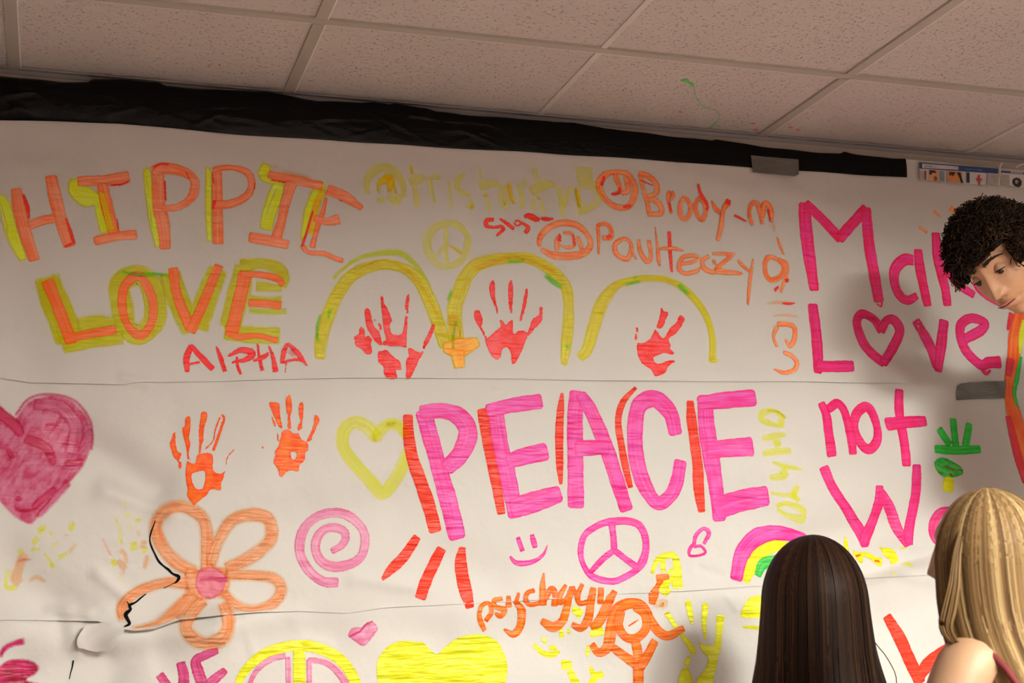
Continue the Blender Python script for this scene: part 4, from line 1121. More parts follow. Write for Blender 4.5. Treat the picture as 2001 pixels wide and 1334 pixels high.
def build_art(txt):
    cur = None; T = (0, 0, 1); idx = 0
    parts = []
    for ln in txt.strip().splitlines():
        if not ln or ln[0] == '#': continue
        if ln[0] == '=':
            key, rest = ln[1], ln[3:]; name, label = rest.split('|'); cur = dict(key=key, name=name, label=label, items=[]); parts.append(cur); continue
        t = ln.split()
        if t[0] == 'T': T = (float(t[1]), float(t[2]), float(t[3])); continue
        if t[0] == 'h':
            cur['items'][-1][3] = [(T[0]+float(a)/T[2], T[1]+float(b_)/T[2]) for a, b_ in (q.split(',') for q in t[1:])]; continue
        q = [tuple(map(float, s.split(','))) for s in t[2:]]
        if t[0] == 's': cur['items'].append(['s', t[1], [(T[0]+a/T[2], T[1]+b_/T[2], c/T[2]) for a, b_, c in q], None])
        else: cur['items'].append(['p', t[1], [(T[0]+a/T[2], T[1]+b_/T[2]) for a, b_ in q], None])
    full = []
    for p in parts:
        if p['name'] in ('painted_blot', 'painted_dash'):
            full += [dict(p, items=[it]) for it in p['items']]
        else: full.append(p)
    for pi, p in enumerate(full):
        V, F, S, E_, FM, mats = [], [], [], [], [], []; base = 0
        for k, (ty, code, pts, hole) in enumerate(p['items']):
            if p['label'][:5] in ('faint', 'pale ', 'small') and ty == 's' and code[1] in 'zwpqf': pts = [(a, b_, c*(1.55 if p['label'][:5] == 'faint' else 1.15)) for a, b_, c in pts]
            off = GAP+.00007*k+.000004*pi+(.0006 if code == 'X' else 0)
            v, f, s, e = stroke(pts, off, 0 if code == 'X' else .42*STY[PAINT[code][2]][0]+.4*STY[PAINT[code][2]][1]) if ty == 's' else poly(pts, hole, off)
            if code not in mats: mats.append(code)
            V.append(v); S.append(s); E_.append(e); F += [tuple(i+base for i in q) for q in f]; FM += [mats.index(code)]*len(f); base += len(v)
        par = SH[p['key']][0]
        o = mk(p['name'], np.vstack(V), F, [paint_mat(c) for c in mats], parent=par, fm=FM, smooth=True,
               attrs={'st': ('FLOAT_VECTOR', np.vstack(S)), 'ed': ('FLOAT', np.concatenate(E_))})
        o['label'] = p['label']
build_art(ART)

# crumpled paper flap torn loose at the lower left
T = lambda a, b_: (a/6.254, 1150+b_/6.254)
fl = [T(*q) for q in ((940, 610), (1000, 500), (1060, 440), (1280, 412), (1500, 440), (1512, 500), (1480, 590), (1455, 650), (1350, 755), (1180, 770), (1040, 740), (950, 720))]
P = to_wall(fl); Ps = resample(P, .006, .0006); lo, hi = Ps.min(0), Ps.max(0)
gx, gz = np.meshgrid(np.arange(lo[0], hi[0], .006), np.arange(lo[1], hi[1], .006)); gx = gx.ravel(); gz = gz.ravel(); k = inside(Ps, gx, gz); gx, gz = gx[k], gz[k]
vo, eo, fo, *_ = delaunay_2d_cdt([Vector(p) for p in Ps]+[Vector((a, b_)) for a, b_ in zip(gx, gz)], [(i, (i+1) % len(Ps)) for i in range(len(Ps))], [], 1, 1e-6)
vx = np.array([v[0] for v in vo]); vz = np.array([v[1] for v in vo]); u = (vx-lo[0])/(hi[0]-lo[0]); t = (hi[1]-vz)/(hi[1]-lo[1])
lift = .006+.012*np.clip(t, 0, 1)**1.2*np.clip(u*1.4, .2, 1)+.003*np.sin(u*9+t*4)*np.sin(t*7+u*3)
mk('torn_flap', np.stack([vx, -(np.maximum(h_mid(vx, vz), h_bot(vx, vz))+lift), vz], -1), [tuple(reversed(f)) for f in fo], PAPER, parent=SH['m'][0], smooth=True)['label'] = 'crumpled flap of torn paper left of the flower'

# ---------------- black plastic band ----------------
def band_mat():
    mt, nt, b = newmat('black_plastic'); g = nt.nodes.new('ShaderNodeNewGeometry').outputs['Position']
    b.inputs['Base Color'].default_value = (.003, .003, .0035, 1); b.inputs['Specular IOR Level'].default_value = .12
    h = math_(nt, 'ADD', noise_n(nt, g, 1, 5, .62, (16, 16, 40)), math_(nt, 'MULTIPLY', noise_n(nt, g, 1, 4, .6, (60, 60, 9)), .22))
    L(nt, mrange(nt, noise_n(nt, g, 9, 3), .35, .65, .06, .2), b.inputs['Roughness'])
    bump(nt, b, h, .0030); return mt
tp = [(-330, 138), (-150, 144), (0, 150), (60, 155), (120, 160), (172, 160), (180, 155), (250, 157), (310, 162), (325, 169), (440, 178), (520, 181), (570, 190), (620, 200), (700, 203), (730, 201), (760, 206), (770, 204), (830, 213), (850, 220), (900, 226), (1000, 233), (1080, 240), (1120, 240), (1180, 252), (1260, 261), (1300, 266), (1390, 275), (1400, 273), (1490, 287), (1570, 297), (1600, 300), (1640, 301), (1648, 297), (1665, 301), (1710, 308), (1740, 311), (1767, 311)]
bt = [(-330, 222), (0, 235), (120, 238), (230, 242), (330, 252), (430, 262), (560, 272), (650, 276), (750, 283), (850, 290), (1050, 300), (1250, 312), (1462, 328), (1560, 335), (1700, 344), (1767, 348)]
A = np.array([wall_pt(a, b_, .03) for a, b_ in tp]); B = np.array([wall_pt(a, b_, .03) for a, b_ in bt])
X = np.linspace(A[0, 0], A[-1, 0], 620); Zt = np.interp(X, A[:, 0], A[:, 1])+.0012*np.sin(X*37)*np.sin(X*11); Zb = np.interp(X, B[:, 0], B[:, 1])+.0008*np.sin(X*23)
T = np.linspace(0, 1, 30)[:, None]; Xg = np.repeat(X[None], 30, 0); Zg = Zb*(1-T)+Zt*T
xn = (X-X[0])/(X[-1]-X[0])
bulge = np.sin(np.pi*np.clip(T, 0, 1))**.6*(.003+.022*np.clip(1-xn*1.9, 0, 1))
crk = np.zeros_like(Xg)
for i in range(70):
    cx = X[0]+(X[-1]-X[0])*rng.uniform(0, .62)**1.2; cz = rng.uniform(0, 1); a = rng.uniform(-.5, .5); ww = rng.uniform(.003, .008); ln_ = rng.uniform(.02, .09)
    zz = np.interp(cx, X, Zb)*(1-cz)+np.interp(cx, X, Zt)*cz
    uu = (Xg-cx)*math.cos(a)+(Zg-zz)*math.sin(a); v_ = -(Xg-cx)*math.sin(a)+(Zg-zz)*math.cos(a)
    crk += rng.uniform(.0008, .003)*np.exp(-(v_/ww)**2-(uu/ln_)**2)
Y = -(np.maximum(h_top(Xg, Zg), .02)+.003+bulge+crk*np.sin(np.pi*T)**.5)
V = np.stack([Xg, Y, Zg], -1).reshape(-1, 3); I = np.arange(len(V)).reshape(30, 620)
F = np.stack([I[:-1, :-1], I[:-1, 1:], I[1:, 1:], I[1:, :-1]], -1).reshape(-1, 4)
o = mk('plastic_band', V, F, band_mat(), origin=(float(X.mean()), 0, float(Zb.mean())), smooth=True)
tag(o, 'long glossy black plastic band taped along the top of the wall', 'tape')

# duct tape patches
def patch(P, label, col, lift, name='duct_tape'):
    Q = to_wall(P); Ps = resample(Q, .006, .0002); lo, hi = Ps.min(0), Ps.max(0)
    gx, gz = np.meshgrid(np.arange(lo[0], hi[0], .007), np.arange(lo[1], hi[1], .007)); gx = gx.ravel(); gz = gz.ravel(); k = inside(Ps, gx, gz); gx, gz = gx[k], gz[k]
    vo, eo, fo, *_ = delaunay_2d_cdt([Vector(p) for p in Ps]+[Vector((a, b_)) for a, b_ in zip(gx, gz)], [(i, (i+1) % len(Ps)) for i in range(len(Ps))], [], 1, 1e-6)
    vx = np.array([v[0] for v in vo]); vz = np.array([v[1] for v in vo])
    hh = lift(vx, vz); n = len(vx)
    o = mk(name, np.stack([vx, -hh, vz], -1), [tuple(reversed(f)) for f in fo], col, origin=(float(vx.mean()), 0, float(vz.mean())), smooth=True)
    tag(o, label, 'tape'); return o
dm, nt, b = newmat('duct_tape_cloth'); g = nt.nodes.new('ShaderNodeNewGeometry').outputs['Position']
L(nt, ramp(nt, noise_n(nt, g, 12, 3), [(.3, (.115, .108, .10)), (.7, (.15, .142, .132))]), b.inputs['Base Color']); b.inputs['Roughness'].default_value = .38; b.inputs['Metallic'].default_value = .25
bump(nt, b, noise_n(nt, g, 1, 3, .5, (30, 30, 70)), .004)
def wrk(x, z): return .0016*np.sin(38*x+30*z)**4
patch([(1461, 308), (1553, 316), (1554, 345), (1545, 349), (1464, 341)], 'short grey duct tape strip over the black plastic band', dm, lambda x, z: h_top(x, z)+.0085+.0006*np.sin(120*x))
patch([(1865.5, 782), (1869, 755), (1876, 750), (1892, 748), (1962, 745), (1959, 779)], 'grey duct tape strip across the paper seam at right', dm, lambda x, z: np.maximum(surf(x, z), h_rgt(x, z))+.0022+wrk(x, z))

# printed pages taped to the wall under the ceiling
def flat(name, P, mt, parent, off):
    Q = np.array([wall_pt(a, b_, off) for a, b_ in P]); n = len(Q)
    V = [(x, -off, z) for x, z in Q]+[(x, -off+.0003, z) for x, z in Q]
    F = [list(range(n))[::-1], list(range(n, 2*n))]+[(i, (i+1) % n, n+(i+1) % n, n+i) for i in range(n)]
    return V, F
def page(label, P, things):
    c = wall_pt(*P[0]); V, F = flat('p', P, None, None, .0400)
    pg = mk('printed_page', V, F, simple('page_paper', (.64, .64, .66), .5), origin=(c[0], 0, c[1])); tag(pg, label, 'page')
    for k, (nm, Q, rgb, lab) in enumerate(things):
        V, F = flat(nm, Q, None, None, .0404+.0002*k)
        o = mk(nm, V, F, simple('ink', lin(rgb) if max(rgb) > 1 else rgb, .5, var=.12, scale=60), parent=pg)
        if lab: o['label'] = lab
def g4(P): return [(1700+a/3.705, 280+b_/3.705) for a, b_ in P]
def rc(a, b_, c, d, k=.075): return g4([(a, b_), (c, b_+(c-a)*k), (c, d+(c-a)*k), (a, d)])
page('printed web page with a blue top bar and small pictures', g4([(357, 136), (940, 184), (944, 310), (930, 305), (640, 292), (357, 262)]), [
 ('top_bar', g4([(357, 136), (930, 182), (930, 220), (357, 182)]), (46, 74, 122), 'blue top bar'),
 ('search_box', g4([(378, 146), (640, 167), (640, 192), (378, 178)]), (200, 196, 205), 'white search box'),
 ('letter_mark', g4([(380, 146), (388, 147), (388, 175), (380, 174)]), (235, 235, 240), None),
 ('text_line', g4([(398, 162), (450, 166), (450, 171), (398, 167)]), (120, 115, 125), None),
 ('text_line', g4([(690, 182), (735, 186), (735, 191), (690, 187)]), (120, 135, 170), None),
 ('text_line', g4([(745, 187), (760, 188), (760, 193), (745, 192)]), (120, 135, 170), None),
 ('text_line', g4([(770, 188), (812, 191), (812, 197), (770, 194)]), (120, 135, 170), None),
 ('picture', rc(360, 196, 395, 258), (185, 170, 165), 'pale grey picture'),
 ('picture', rc(395, 197, 408, 262), (150, 70, 50), 'narrow red picture'),
 ('picture', rc(428, 192, 500, 268), (225, 165, 120), 'picture of a face'),
 ('picture_hair', g4([(430, 193), (470, 196), (482, 215), (455, 212), (440, 230), (430, 222)]), (60, 30, 20), None),
 ('picture_shade', g4([(462, 240), (478, 236), (492, 256), (480, 272), (464, 266)]), (150, 90, 60), None),
 ('picture', rc(506, 200, 540, 272), (130, 150, 165), 'blue grey picture'),
 ('picture', rc(560, 202, 665, 276), (215, 140, 90), 'picture of two faces'),
 ('picture_hair', g4([(575, 206), (620, 208), (610, 224), (600, 240), (590, 226), (575, 236)]), (70, 32, 22), None),
 ('picture_hair', g4([(630, 208), (655, 212), (676, 288), (660, 286), (648, 250)]), (40, 20, 20), None),
 ('picture', rc(700, 210, 722, 284), (60, 50, 70), 'dark narrow picture'),
 ('red_cross', g4([(784, 226), (796, 227), (796, 254), (812, 256), (812, 268), (797, 267), (798, 300), (788, 299), (785, 266), (769, 264), (769, 253), (784, 254)]), (205, 45, 40), 'red cross'),
 ('text_block', rc(850, 222, 930, 296, .06), (175, 165, 165), None)])
page('second printed page at the right edge above the curly hair', g4([(950, 192), (1200, 212), (1200, 330), (1120, 322), (950, 300)]), [
 ('top_bar', g4([(950, 196), (1200, 216), (1200, 232), (950, 212)]), (60, 80, 120), 'blue top bar'),
 ('search_box', g4([(1020, 203), (1110, 210), (1110, 220), (1020, 213)]), (190, 188, 195), None),
 ('text_block', rc(955, 225, 1010, 298, .05), (175, 165, 165), None),
 ('picture', g4([(1038, 256), (1060, 248), (1085, 254), (1100, 276), (1096, 304), (1078, 318), (1052, 312), (1034, 294), (1030, 272)]), (48, 42, 38), 'dark round picture'),
 ('picture_light', g4([(1050, 268), (1066, 262), (1076, 278), (1064, 294), (1052, 288)]), (165, 160, 150), None)])
# clear tape and a white string end by the pages
def cl(P, label):
    Q = [g4([p])[0] for p in P]; V, F = flat('t', Q, None, None, .0425); c = wall_pt(*Q[0])
    o = mk('tape_strip', V, F, simple('pale_tape', (.78, .68, .60), .4), origin=(c[0], 0, c[1])); tag(o, label, 'tape')
cl([(936, 160), (958, 136), (962, 142), (948, 168), (946, 250), (938, 250)], 'thin pale tape strip between the two printed pages')
cl([(1050, 172), (1090, 150), (1130, 140), (1130, 148), (1095, 160), (1060, 178)], 'pale diagonal tape strip above the second printed page')

# ---------------- people ----------------
def skin_mat(name, rgb):
    mt, nt, b = newmat(name); g = nt.nodes.new('ShaderNodeNewGeometry').outputs['Position']
    L(nt, ramp(nt, noise_n(nt, g, 30, 3), [(.3, tuple(x*.94 for x in rgb)), (.7, rgb)]), b.inputs['Base Color'])
    b.inputs['Roughness'].default_value = .5; b.inputs['Subsurface Weight'].default_value = .12
    b.inputs['Subsurface Radius'].default_value = (.012, .004, .002); b.inputs['Subsurface Scale'].default_value = 1
    bump(nt, b, noise_n(nt, g, 300, 3), .0006); return mt
def skin_mesh(pts, edges, root=0, lvl=2):
    me = bpy.data.meshes.new('sk'); me.from_pydata([p[:3] for p in pts], edges, []); me.update()
    o = bpy.data.objects.new('sk', me); C.objects.link(o)
    sm = o.modifiers.new('s', 'SKIN'); sm.use_smooth_shade = True
    for v, p in zip(me.skin_vertices[0].data, pts):
        r = p[3]; v.radius = r if isinstance(r, tuple) else (r, r)
    me.skin_vertices[0].data[root].use_root = True
    ss = o.modifiers.new('u', 'SUBSURF'); ss.levels = lvl; ss.render_levels = lvl
    dg = bpy.context.evaluated_depsgraph_get(); ev = o.evaluated_get(dg); m2 = ev.to_mesh()
    V = np.array([v.co[:] for v in m2.vertices]); F = [tuple(p.vertices) for p in m2.polygons]
    ev.to_mesh_clear(); bpy.data.objects.remove(o); bpy.data.meshes.remove(me); return V, F
G = lambda x, c, s: np.exp(-((x-c)/s)**2)
def head_geo(female=False, nu=120, nv=100):
    u = np.linspace(0, 2*np.pi, nu, endpoint=False); v = np.linspace(.02, np.pi-.02, nv)
    # more columns towards the face
    u = u-.55*np.sin(u)                     # crowd around u = 0 which is the face
    U, Vv = np.meshgrid(u, v); dx = np.sin(Vv)*np.sin(U); dy = np.sin(Vv)*np.cos(U); dz = np.cos(Vv)
    x = .074*dx; y = .094*dy; z = .118*dz
    low = np.clip(-z/.118, 0, 1)
    x = x*(1-.32*low**1.3); y = np.where(y > 0, y*(1-.05*low), y*(1-.42*low**1.2)); 
    y = y+.012*low**1.5
    z = np.where((z < 0) & (y < 0), z*(1-.25*np.clip(-y/.09, 0, 1)), z)
    fr = np.clip(y/.05, 0, 1)
    f = np.zeros_like(x)
    f += -.006*G(abs(x), .031, .019)*G(z, .016, .016)*fr                      # eye sockets
    f += .005*G(x, 0, .05)*G(z, .040, .016)                                   # brow
    nz = np.clip((.026-z)/.056, 0, 1)
    prof = np.where((z < .03) & (z > -.034), .003+.021*nz**1.15, 0)
    prof = np.where(z <= -.034, .0245*np.exp(-((z+.034)/.006)**2), prof); prof = np.where(z >= .03, .003*np.exp(-((z-.03)/.012)**2), prof)
    f += prof*G(x, 0, .0075+.0065*nz)                                         # nose
    f += .008*G(abs(x), .0145, .0065)*G(z, -.030, .008)                       # nostril wings
    f += -.004*G(abs(x), .007, .004)*G(z, -.040, .0035)                       # nostrils
    f += .0065*G(x, 0, .021)*G(z, -.053, .0055)+.0070*G(x, 0, .018)*G(z, -.067, .0055)
    f += -.006*G(x, 0, .024)*G(z, -.0600+.05*abs(x)*.12, .0022)               # mouth line
    f += -.003*G(abs(x), .027, .005)*G(z, -.058, .006)
    f += .003*G(x, 0, .03)*G(z, -.050, .02)
    f += .009*G(x, 0, .022)*G(z, -.096, .014)-.003*G(x, 0, .02)*G(z, -.079, .005)   # chin
    f += .004*G(abs(x), .045, .02)*G(z, -.022, .02)                           # cheeks
    y = y+f*fr
    V = np.stack([x, y, z], -1).reshape(-1, 3)
    I = np.arange(nu*nv).reshape(nv, nu); Ir = np.roll(I, -1, 1)
    F = [tuple(q) for q in np.stack([I[:-1], I[1:], Ir[1:], Ir[:-1]], -1).reshape(-1, 4)]
    F += [tuple(I[0]), tuple(I[-1][::-1])]
    # ears
    for s in (-1, 1):
        P = []; b0 = len(V); n = 14
        t = np.linspace(0, 2*np.pi, n, endpoint=False)
        rings = []
        for r, dxx in ((1, 0), (1.05, .010), (.9, .016), (.55, .010), (.2, .007)):
            rings.append(np.stack([s*(.068+dxx)+0*t, -.010+.017*r*np.cos(t)-.35*dxx, -.004+.030*r*np.sin(t)*(1-.2*(np.sin(t) < 0))], -1))
        V = np.vstack([V]+rings)
        for k in range(4):
            for j in range(n):
                q = (b0+k*n+j, b0+k*n+(j+1) % n, b0+(k+1)*n+(j+1) % n, b0+(k+1)*n+j); F.append(q if s > 0 else q[::-1])
    return V, F
def join(parts):
    V, F = [], []; b0 = 0
    for v, f in parts:
        V.append(np.asarray(v)); F += [tuple(i+b0 for i in q) for q in f]; b0 += len(v)
    return np.vstack(V), F
def ball(c, r, n=14, sq=(1, 1, 1)):
    V, F = [], []
    for i in range(n+1):
        for j in range(2*n):
            a, b_ = math.pi*i/n, math.pi*j/n; V.append((c[0]+r*sq[0]*math.sin(a)*math.cos(b_), c[1]+r*sq[1]*math.sin(a)*math.sin(b_), c[2]+r*sq[2]*math.cos(a)))
    for i in range(n):
        for j in range(2*n): F.append((i*2*n+j, (i+1)*2*n+j, (i+1)*2*n+(j+1) % (2*n), i*2*n+(j+1) % (2*n)))
    return np.array(V), F
def tube(P, R, n=6):
    P = np.asarray(P, float); R = np.asarray(R, float)*np.ones(len(P)); V, F = [], []
    d = np.gradient(P, axis=0); d /= np.maximum(np.linalg.norm(d, axis=1), 1e-9)[:, None]
    ref = np.array([0, 0, 1.]) if abs(d[0][2]) < .9 else np.array([1., 0, 0])
    for p, r, t in zip(P, R, d):
        a = np.cross(t, ref); a /= np.linalg.norm(a)+1e-9; b_ = np.cross(t, a)
        for k in range(n): V.append(p+r*(a*math.cos(2*math.pi*k/n)+b_*math.sin(2*math.pi*k/n)))
    for i in range(len(P)-1):
        for k in range(n): F.append((i*n+k, i*n+(k+1) % n, (i+1)*n+(k+1) % n, (i+1)*n+k))
    return np.array(V), F
def frame(fwd, up):
    """columns: person's right, forward, up in world, from camera-space (right, up, back) directions"""
    cw = lambda v: RC[:, 0]*v[0]+RC[:, 2]*v[1]-RC[:, 1]*v[2]
    f = cw(fwd); f /= np.linalg.norm(f); u = cw(up); u -= f*np.dot(u, f); u /= np.linalg.norm(u); r = np.cross(f, u)
    return np.stack([r, f, u], 1)
def frame_w(f, u=(0, 0, 1)):
    f = np.array(f, float); f /= np.linalg.norm(f); u = np.array(u, float); u -= f*np.dot(u, f); u /= np.linalg.norm(u)
    return np.stack([np.cross(f, u), f, u], 1)
def hair_mat(name, stops, rough=.5):
    mt, nt, b = newmat(name); a = N(nt, 'ShaderNodeAttribute', attribute_name='rnd').outputs['Fac']
    L(nt, ramp(nt, a, stops), b.inputs['Base Color']); b.inputs['Roughness'].default_value = rough; b.inputs['Specular IOR Level'].default_value = .09
    return mt
def strands(paths, width, normals, rnd):
    """flat ribbons, one per strand; paths (n, k, 3), normals same"""
    n, k, _ = paths.shape; t = np.gradient(paths, axis=1); s = np.cross(t, normals); s /= np.maximum(np.linalg.norm(s, axis=2), 1e-9)[..., None]
    wv = width*np.sin(np.pi*np.linspace(.10, .93, k))**.4; wv = wv[None, :, None]*np.ones((n, 1, 1))
    A = paths-s*wv/2; B = paths+s*wv/2; V = np.stack([A, B], 2).reshape(-1, 3)
    I = (np.arange(n)[:, None]*k+np.arange(k)[None])*2
    F = np.stack([I[:, :-1], I[:, :-1]+1, I[:, 1:]+1, I[:, 1:]], -1).reshape(-1, 4)
    r = np.repeat(rnd, k*2); return V, F, r
def long_hair(phi, s, off, spec):
    """phi: angle round the head, 0 = back; s in 0..1 over the skull then down; returns local position and normal"""
    phi = np.asarray(phi, float)*np.ones_like(s); top = .36; g = spec.get('g', 1)
    th = np.clip(s/top, 0, 1)*np.pi/2; dn = np.clip((s-top)/(1-top), 0, 1)*spec['len']
    rx = np.interp(dn, spec['z'], spec['rx'])+off; ry = np.interp(dn, spec['z'], spec['ry'])+off
    c = spec['c']+off; ph = phi*np.interp(dn, spec['z'], spec['k'])
    x = rx*np.sin(th)*np.sin(ph); y = -ry*np.sin(th)*np.cos(ph)+np.interp(dn, spec['z'], spec['sy']); z = c*np.cos(th)-dn
    x = x+np.interp(dn, spec['z'], spec['sx'])
    nx = np.sin(ph)*np.sin(th); ny = -np.cos(ph)*np.sin(th); nz = np.cos(th)*1.0
    nn = np.stack([nx, ny, nz], -1); nn /= np.linalg.norm(nn, axis=-1)[..., None]
    return np.stack([x, y, z], -1)*KS, nn
def make_long_hair(parent, M, cpos, spec, mt, capm, n=5200, width=.0030, wig=.0018, label=None):
    nphi, ns = 90, 60
    ph = np.linspace(-spec['pm'], spec['pm'], nphi)[:, None]; s = np.linspace(0, 1, ns)[None]*np.ones((nphi, 1))
    lump = .003*np.sin(ph*17)*np.clip(s*3, 0, 1)+.002*np.sin(ph*41+1)*np.clip(s*3, 0, 1)
    P, _ = long_hair(ph*np.ones_like(s), s, -.013+lump, spec)
    I = np.arange(nphi*ns).reshape(nphi, ns); F1 = np.stack([I[:-1, :-1], I[1:, :-1], I[1:, 1:], I[:-1, 1:]], -1).reshape(-1, 4)
    V1 = P.reshape(-1, 3); r1 = np.full(len(V1), .12)
    k = 22; phs = rng.uniform(-spec['pm'], spec['pm'], n); s0 = rng.uniform(0, .30, n)*rng.uniform(0, 1, n)
    # strands keep together in locks that share a tone
    lock = np.floor((phs+9)*26+rng.normal(0, .8, n)); lk2 = np.floor((phs+9)*9+rng.normal(0, .2, n)); lr = .6*rng.uniform(0, 1, 4000)[lock.astype(int) % 4000]+.4*rng.uniform(0, 1, 4000)[lk2.astype(int) % 4000]; lr = np.clip((lr-.5)*1.35+.5, 0, 1)
    rnd = np.clip(.80*lr+.20*rng.uniform(0, 1, n), 0, 1)
    s = s0[:, None]+(rng.uniform(.9, 1.0, n)[:, None]-s0[:, None])*np.linspace(0, 1, k)[None]
    off = rng.uniform(-.002, .007, n)[:, None]+.001*(lr[:, None]-.5)
    wob = wig*np.sin(s*rng.uniform(6, 11, n)[:, None]+rng.uniform(0, 6, n)[:, None])*np.clip(s-.2, 0, 1)
    P, Nn = long_hair(phs[:, None]+rng.normal(0, .03, n)[:, None]*s, s, off+wob, spec)
    V2, F2, r2 = strands(P, width, Nn, rnd)
    V = np.vstack([V1, V2]); F = [tuple(q) for q in F1]+[tuple(q+len(V1)) for q in F2]
    V = V @ M.T+cpos
    return mk('hair', V, F, [capm, mt], parent=parent, fm=[0]*len(F1)+[1]*len(F2), smooth=True, attrs={'rnd': ('FLOAT', np.r_[r1, r2])})

def limb_body(M, base, J, E, heads, root=0):
    V, F = skin_mesh(J, E, root); return V, F

def hand_pts(J, E, wrist_i, dirv, side, up):
    """adds palm and five short fingers to a skin skeleton"""
    d = np.array(dirv, float); d /= np.linalg.norm(d); sd = np.array(side, float); sd -= d*np.dot(sd, d); sd /= np.linalg.norm(sd); upv = np.cross(sd, d)
    w_ = np.array(J[wrist_i][:3]); J.append((*(w_+d*.055), (.034, .016))); pi_ = len(J)-1; E.append((wrist_i, pi_))
    for q, (o_, l_) in enumerate(((-.028, .062), (-.010, .078), (.010, .074), (.027, .058))):
        a = w_+d*.085+sd*o_; J.append((*a, .0095)); E.append((pi_, len(J)-1)); b_ = a+d*l_*.5-upv*.006; J.append((*b_, .0085)); E.append((len(J)-2, len(J)-1)); c_ = b_+d*l_*.4-upv*.016; J.append((*c_, .007)); E.append((len(J)-2, len(J)-1))
    a = w_+d*.03-sd*.036; J.append((*a, .011)); E.append((wrist_i, len(J)-1)); b_ = a+d*.035-sd*.014; J.append((*b_, .009)); E.append((len(J)-2, len(J)-1))

def standing(Mb, hc, scale, floor_z, neck_off=(0, 0, 0), arms=((.24, .06, -.50), (.22, .30, -.42)), arms_l=None, female=True, shoulder_dz=0.0):
    """skeleton in world space under a head centre hc; Mb = body frame (right, forward, up)"""
    J, E = [], []
    def P(x, y, z): return tuple(hc+Mb @ (np.array([x, y, z])*scale))
    def add(p, r, par=None):
        J.append((*p, r if isinstance(r, tuple) else r*scale)); i = len(J)-1
        if par is not None: E.append((par, i))
        return i
    Hf = (hc[2]-floor_z)/scale
    hipz = -(Hf*.40) if Hf > 1.2 else -.62
    pel = add(P(0, 0, hipz), .125 if female else .13)
    ab = add(P(0, .01, hipz+.16), .105 if female else .12, pel); ch = add(P(0, .0, hipz+.33), .125 if female else .145, ab)
    up = add(P(0, -.015, -.235), .075, ch); nk = add(P(0, -.012, -.15), .050, up); nk2 = add(P(0, .0, -.06), .046, nk)
    for s, arm in ((1, arms), (-1, arms_l or arms)):
        cl_ = add(P(s*.085, -.015, -.225+shoulder_dz*.5), .055, up); sh = add(P(s*(.155 if female else .185), -.01, -.245+shoulder_dz), .055, cl_)
        (ex, ey, ez), (wx, wy, wz) = arm
        el = add(P(s*ex, ey, ez), .037, sh); wr_ = add(P(s*wx, wy, wz), .026, el)
        d = np.array(J[wr_][:3])-np.array(J[el][:3]); hand_pts(J, E, wr_, d, Mb[:, 0]*s, None)
        hp = add(P(s*.085, 0, hipz-.06), .085, pel); kn = add(P(s*.095, .02, (hipz-Hf)/2-.02), .056, hp); an = add(P(s*.10, -.01, -Hf+.09), .038, kn)
        add(P(s*.11, .09, -Hf+.032), (.036, .026), an)
    return J, E, hipz, Hf
def cut(V, F, keep):
    k = keep(V); F2 = [f for f in F if all(k[i] for i in f)]; used = sorted({i for f in F2 for i in f}); mp = {a: i for i, a in enumerate(used)}
    return V[used], [tuple(mp[i] for i in f) for f in F2]
def garment(V, F, keep, off):
    me = bpy.data.meshes.new('g'); me.from_pydata(V.tolist(), [], [list(f) for f in F]); me.update()
    nr = np.array([v.normal[:] for v in me.vertices]); bpy.data.meshes.remove(me)
    return cut(V+nr*off, F, keep)

def person(label, hc, Mh, Mb, scale, floor_z, skin, shirt_m, pants_m, hs=1.0, **kw):
    J, E, hipz, Hf = standing(Mb, hc, scale, floor_z, **kw)
    V, F = skin_mesh(J, E)
    hv, hf = head_geo(); hv = hv*hs @ Mh.T+hc
    bV, bF = join([(V, F), (hv, hf)])
    fx, fy = hc[0], hc[1]
    base = np.array([J[0][0], J[0][1], floor_z])
    e = empty('person', tuple(base), label, 'person')
    mk('body', bV, bF, skin, parent=e, smooth=True)
    loc = lambda Q: (Q-hc) @ Mb/scale
    def torso(Q): l = loc(Q); return (l[:, 2] < kw.get('neckline', -.215)) & (l[:, 2] > hipz-.05) & (abs(l[:, 0]) < kw.get('sleeve', .15))
    return e, (V, F), loc, hipz, Hf

# ---- person with curly hair, leaning in from the right ----
skin1 = skin_mat('skin_olive', (.56, .30, .17)); skin2 = skin_mat('skin_fair', (.40, .235, .14))
Mh = frame((-.60, -.46, .65), (-.62, .77, .0))
hc = depth_pt(1967, 517, 3.30)
fz = .74                                    # stands on a table beyond the right edge
fwd = -RC[:, 1]*.0+np.array([-.75, -.6, 0]); 
J, E = [], []
def A(p, r, par=None):
    J.append((*p, r)); i = len(J)-1
    if par is not None: E.append((par, i))
    return i
nb = hc-Mh[:, 2]*.175-Mh[:, 1]*.03
right = np.array([math.cos(-.30), math.sin(-.30), 0])
Mb = frame_w((-.35, -.93, 0))
pelv = np.array([nb[0]+.50, nb[1]-.04, fz+.86]); ch = nb*.62+pelv*.38+np.array([.03, 0, -.01])
pe = A(pelv, .13); ab_ = A(pelv*.62+ch*.38, .12, pe); c_ = A(ch, .135, ab_); up = A(nb-(nb-ch)*.22, .075, c_); nk = A(nb+Mh[:, 2]*.07, .052, up); nk2 = A(hc-Mh[:, 2]*.06-Mh[:, 1]*.005, .048, nk)
lat = np.cross(Mb[:, 1], (nb-pelv)/np.linalg.norm(nb-pelv)); lat /= np.linalg.norm(lat); ax_ = (nb-pelv)/np.linalg.norm(nb-pelv)
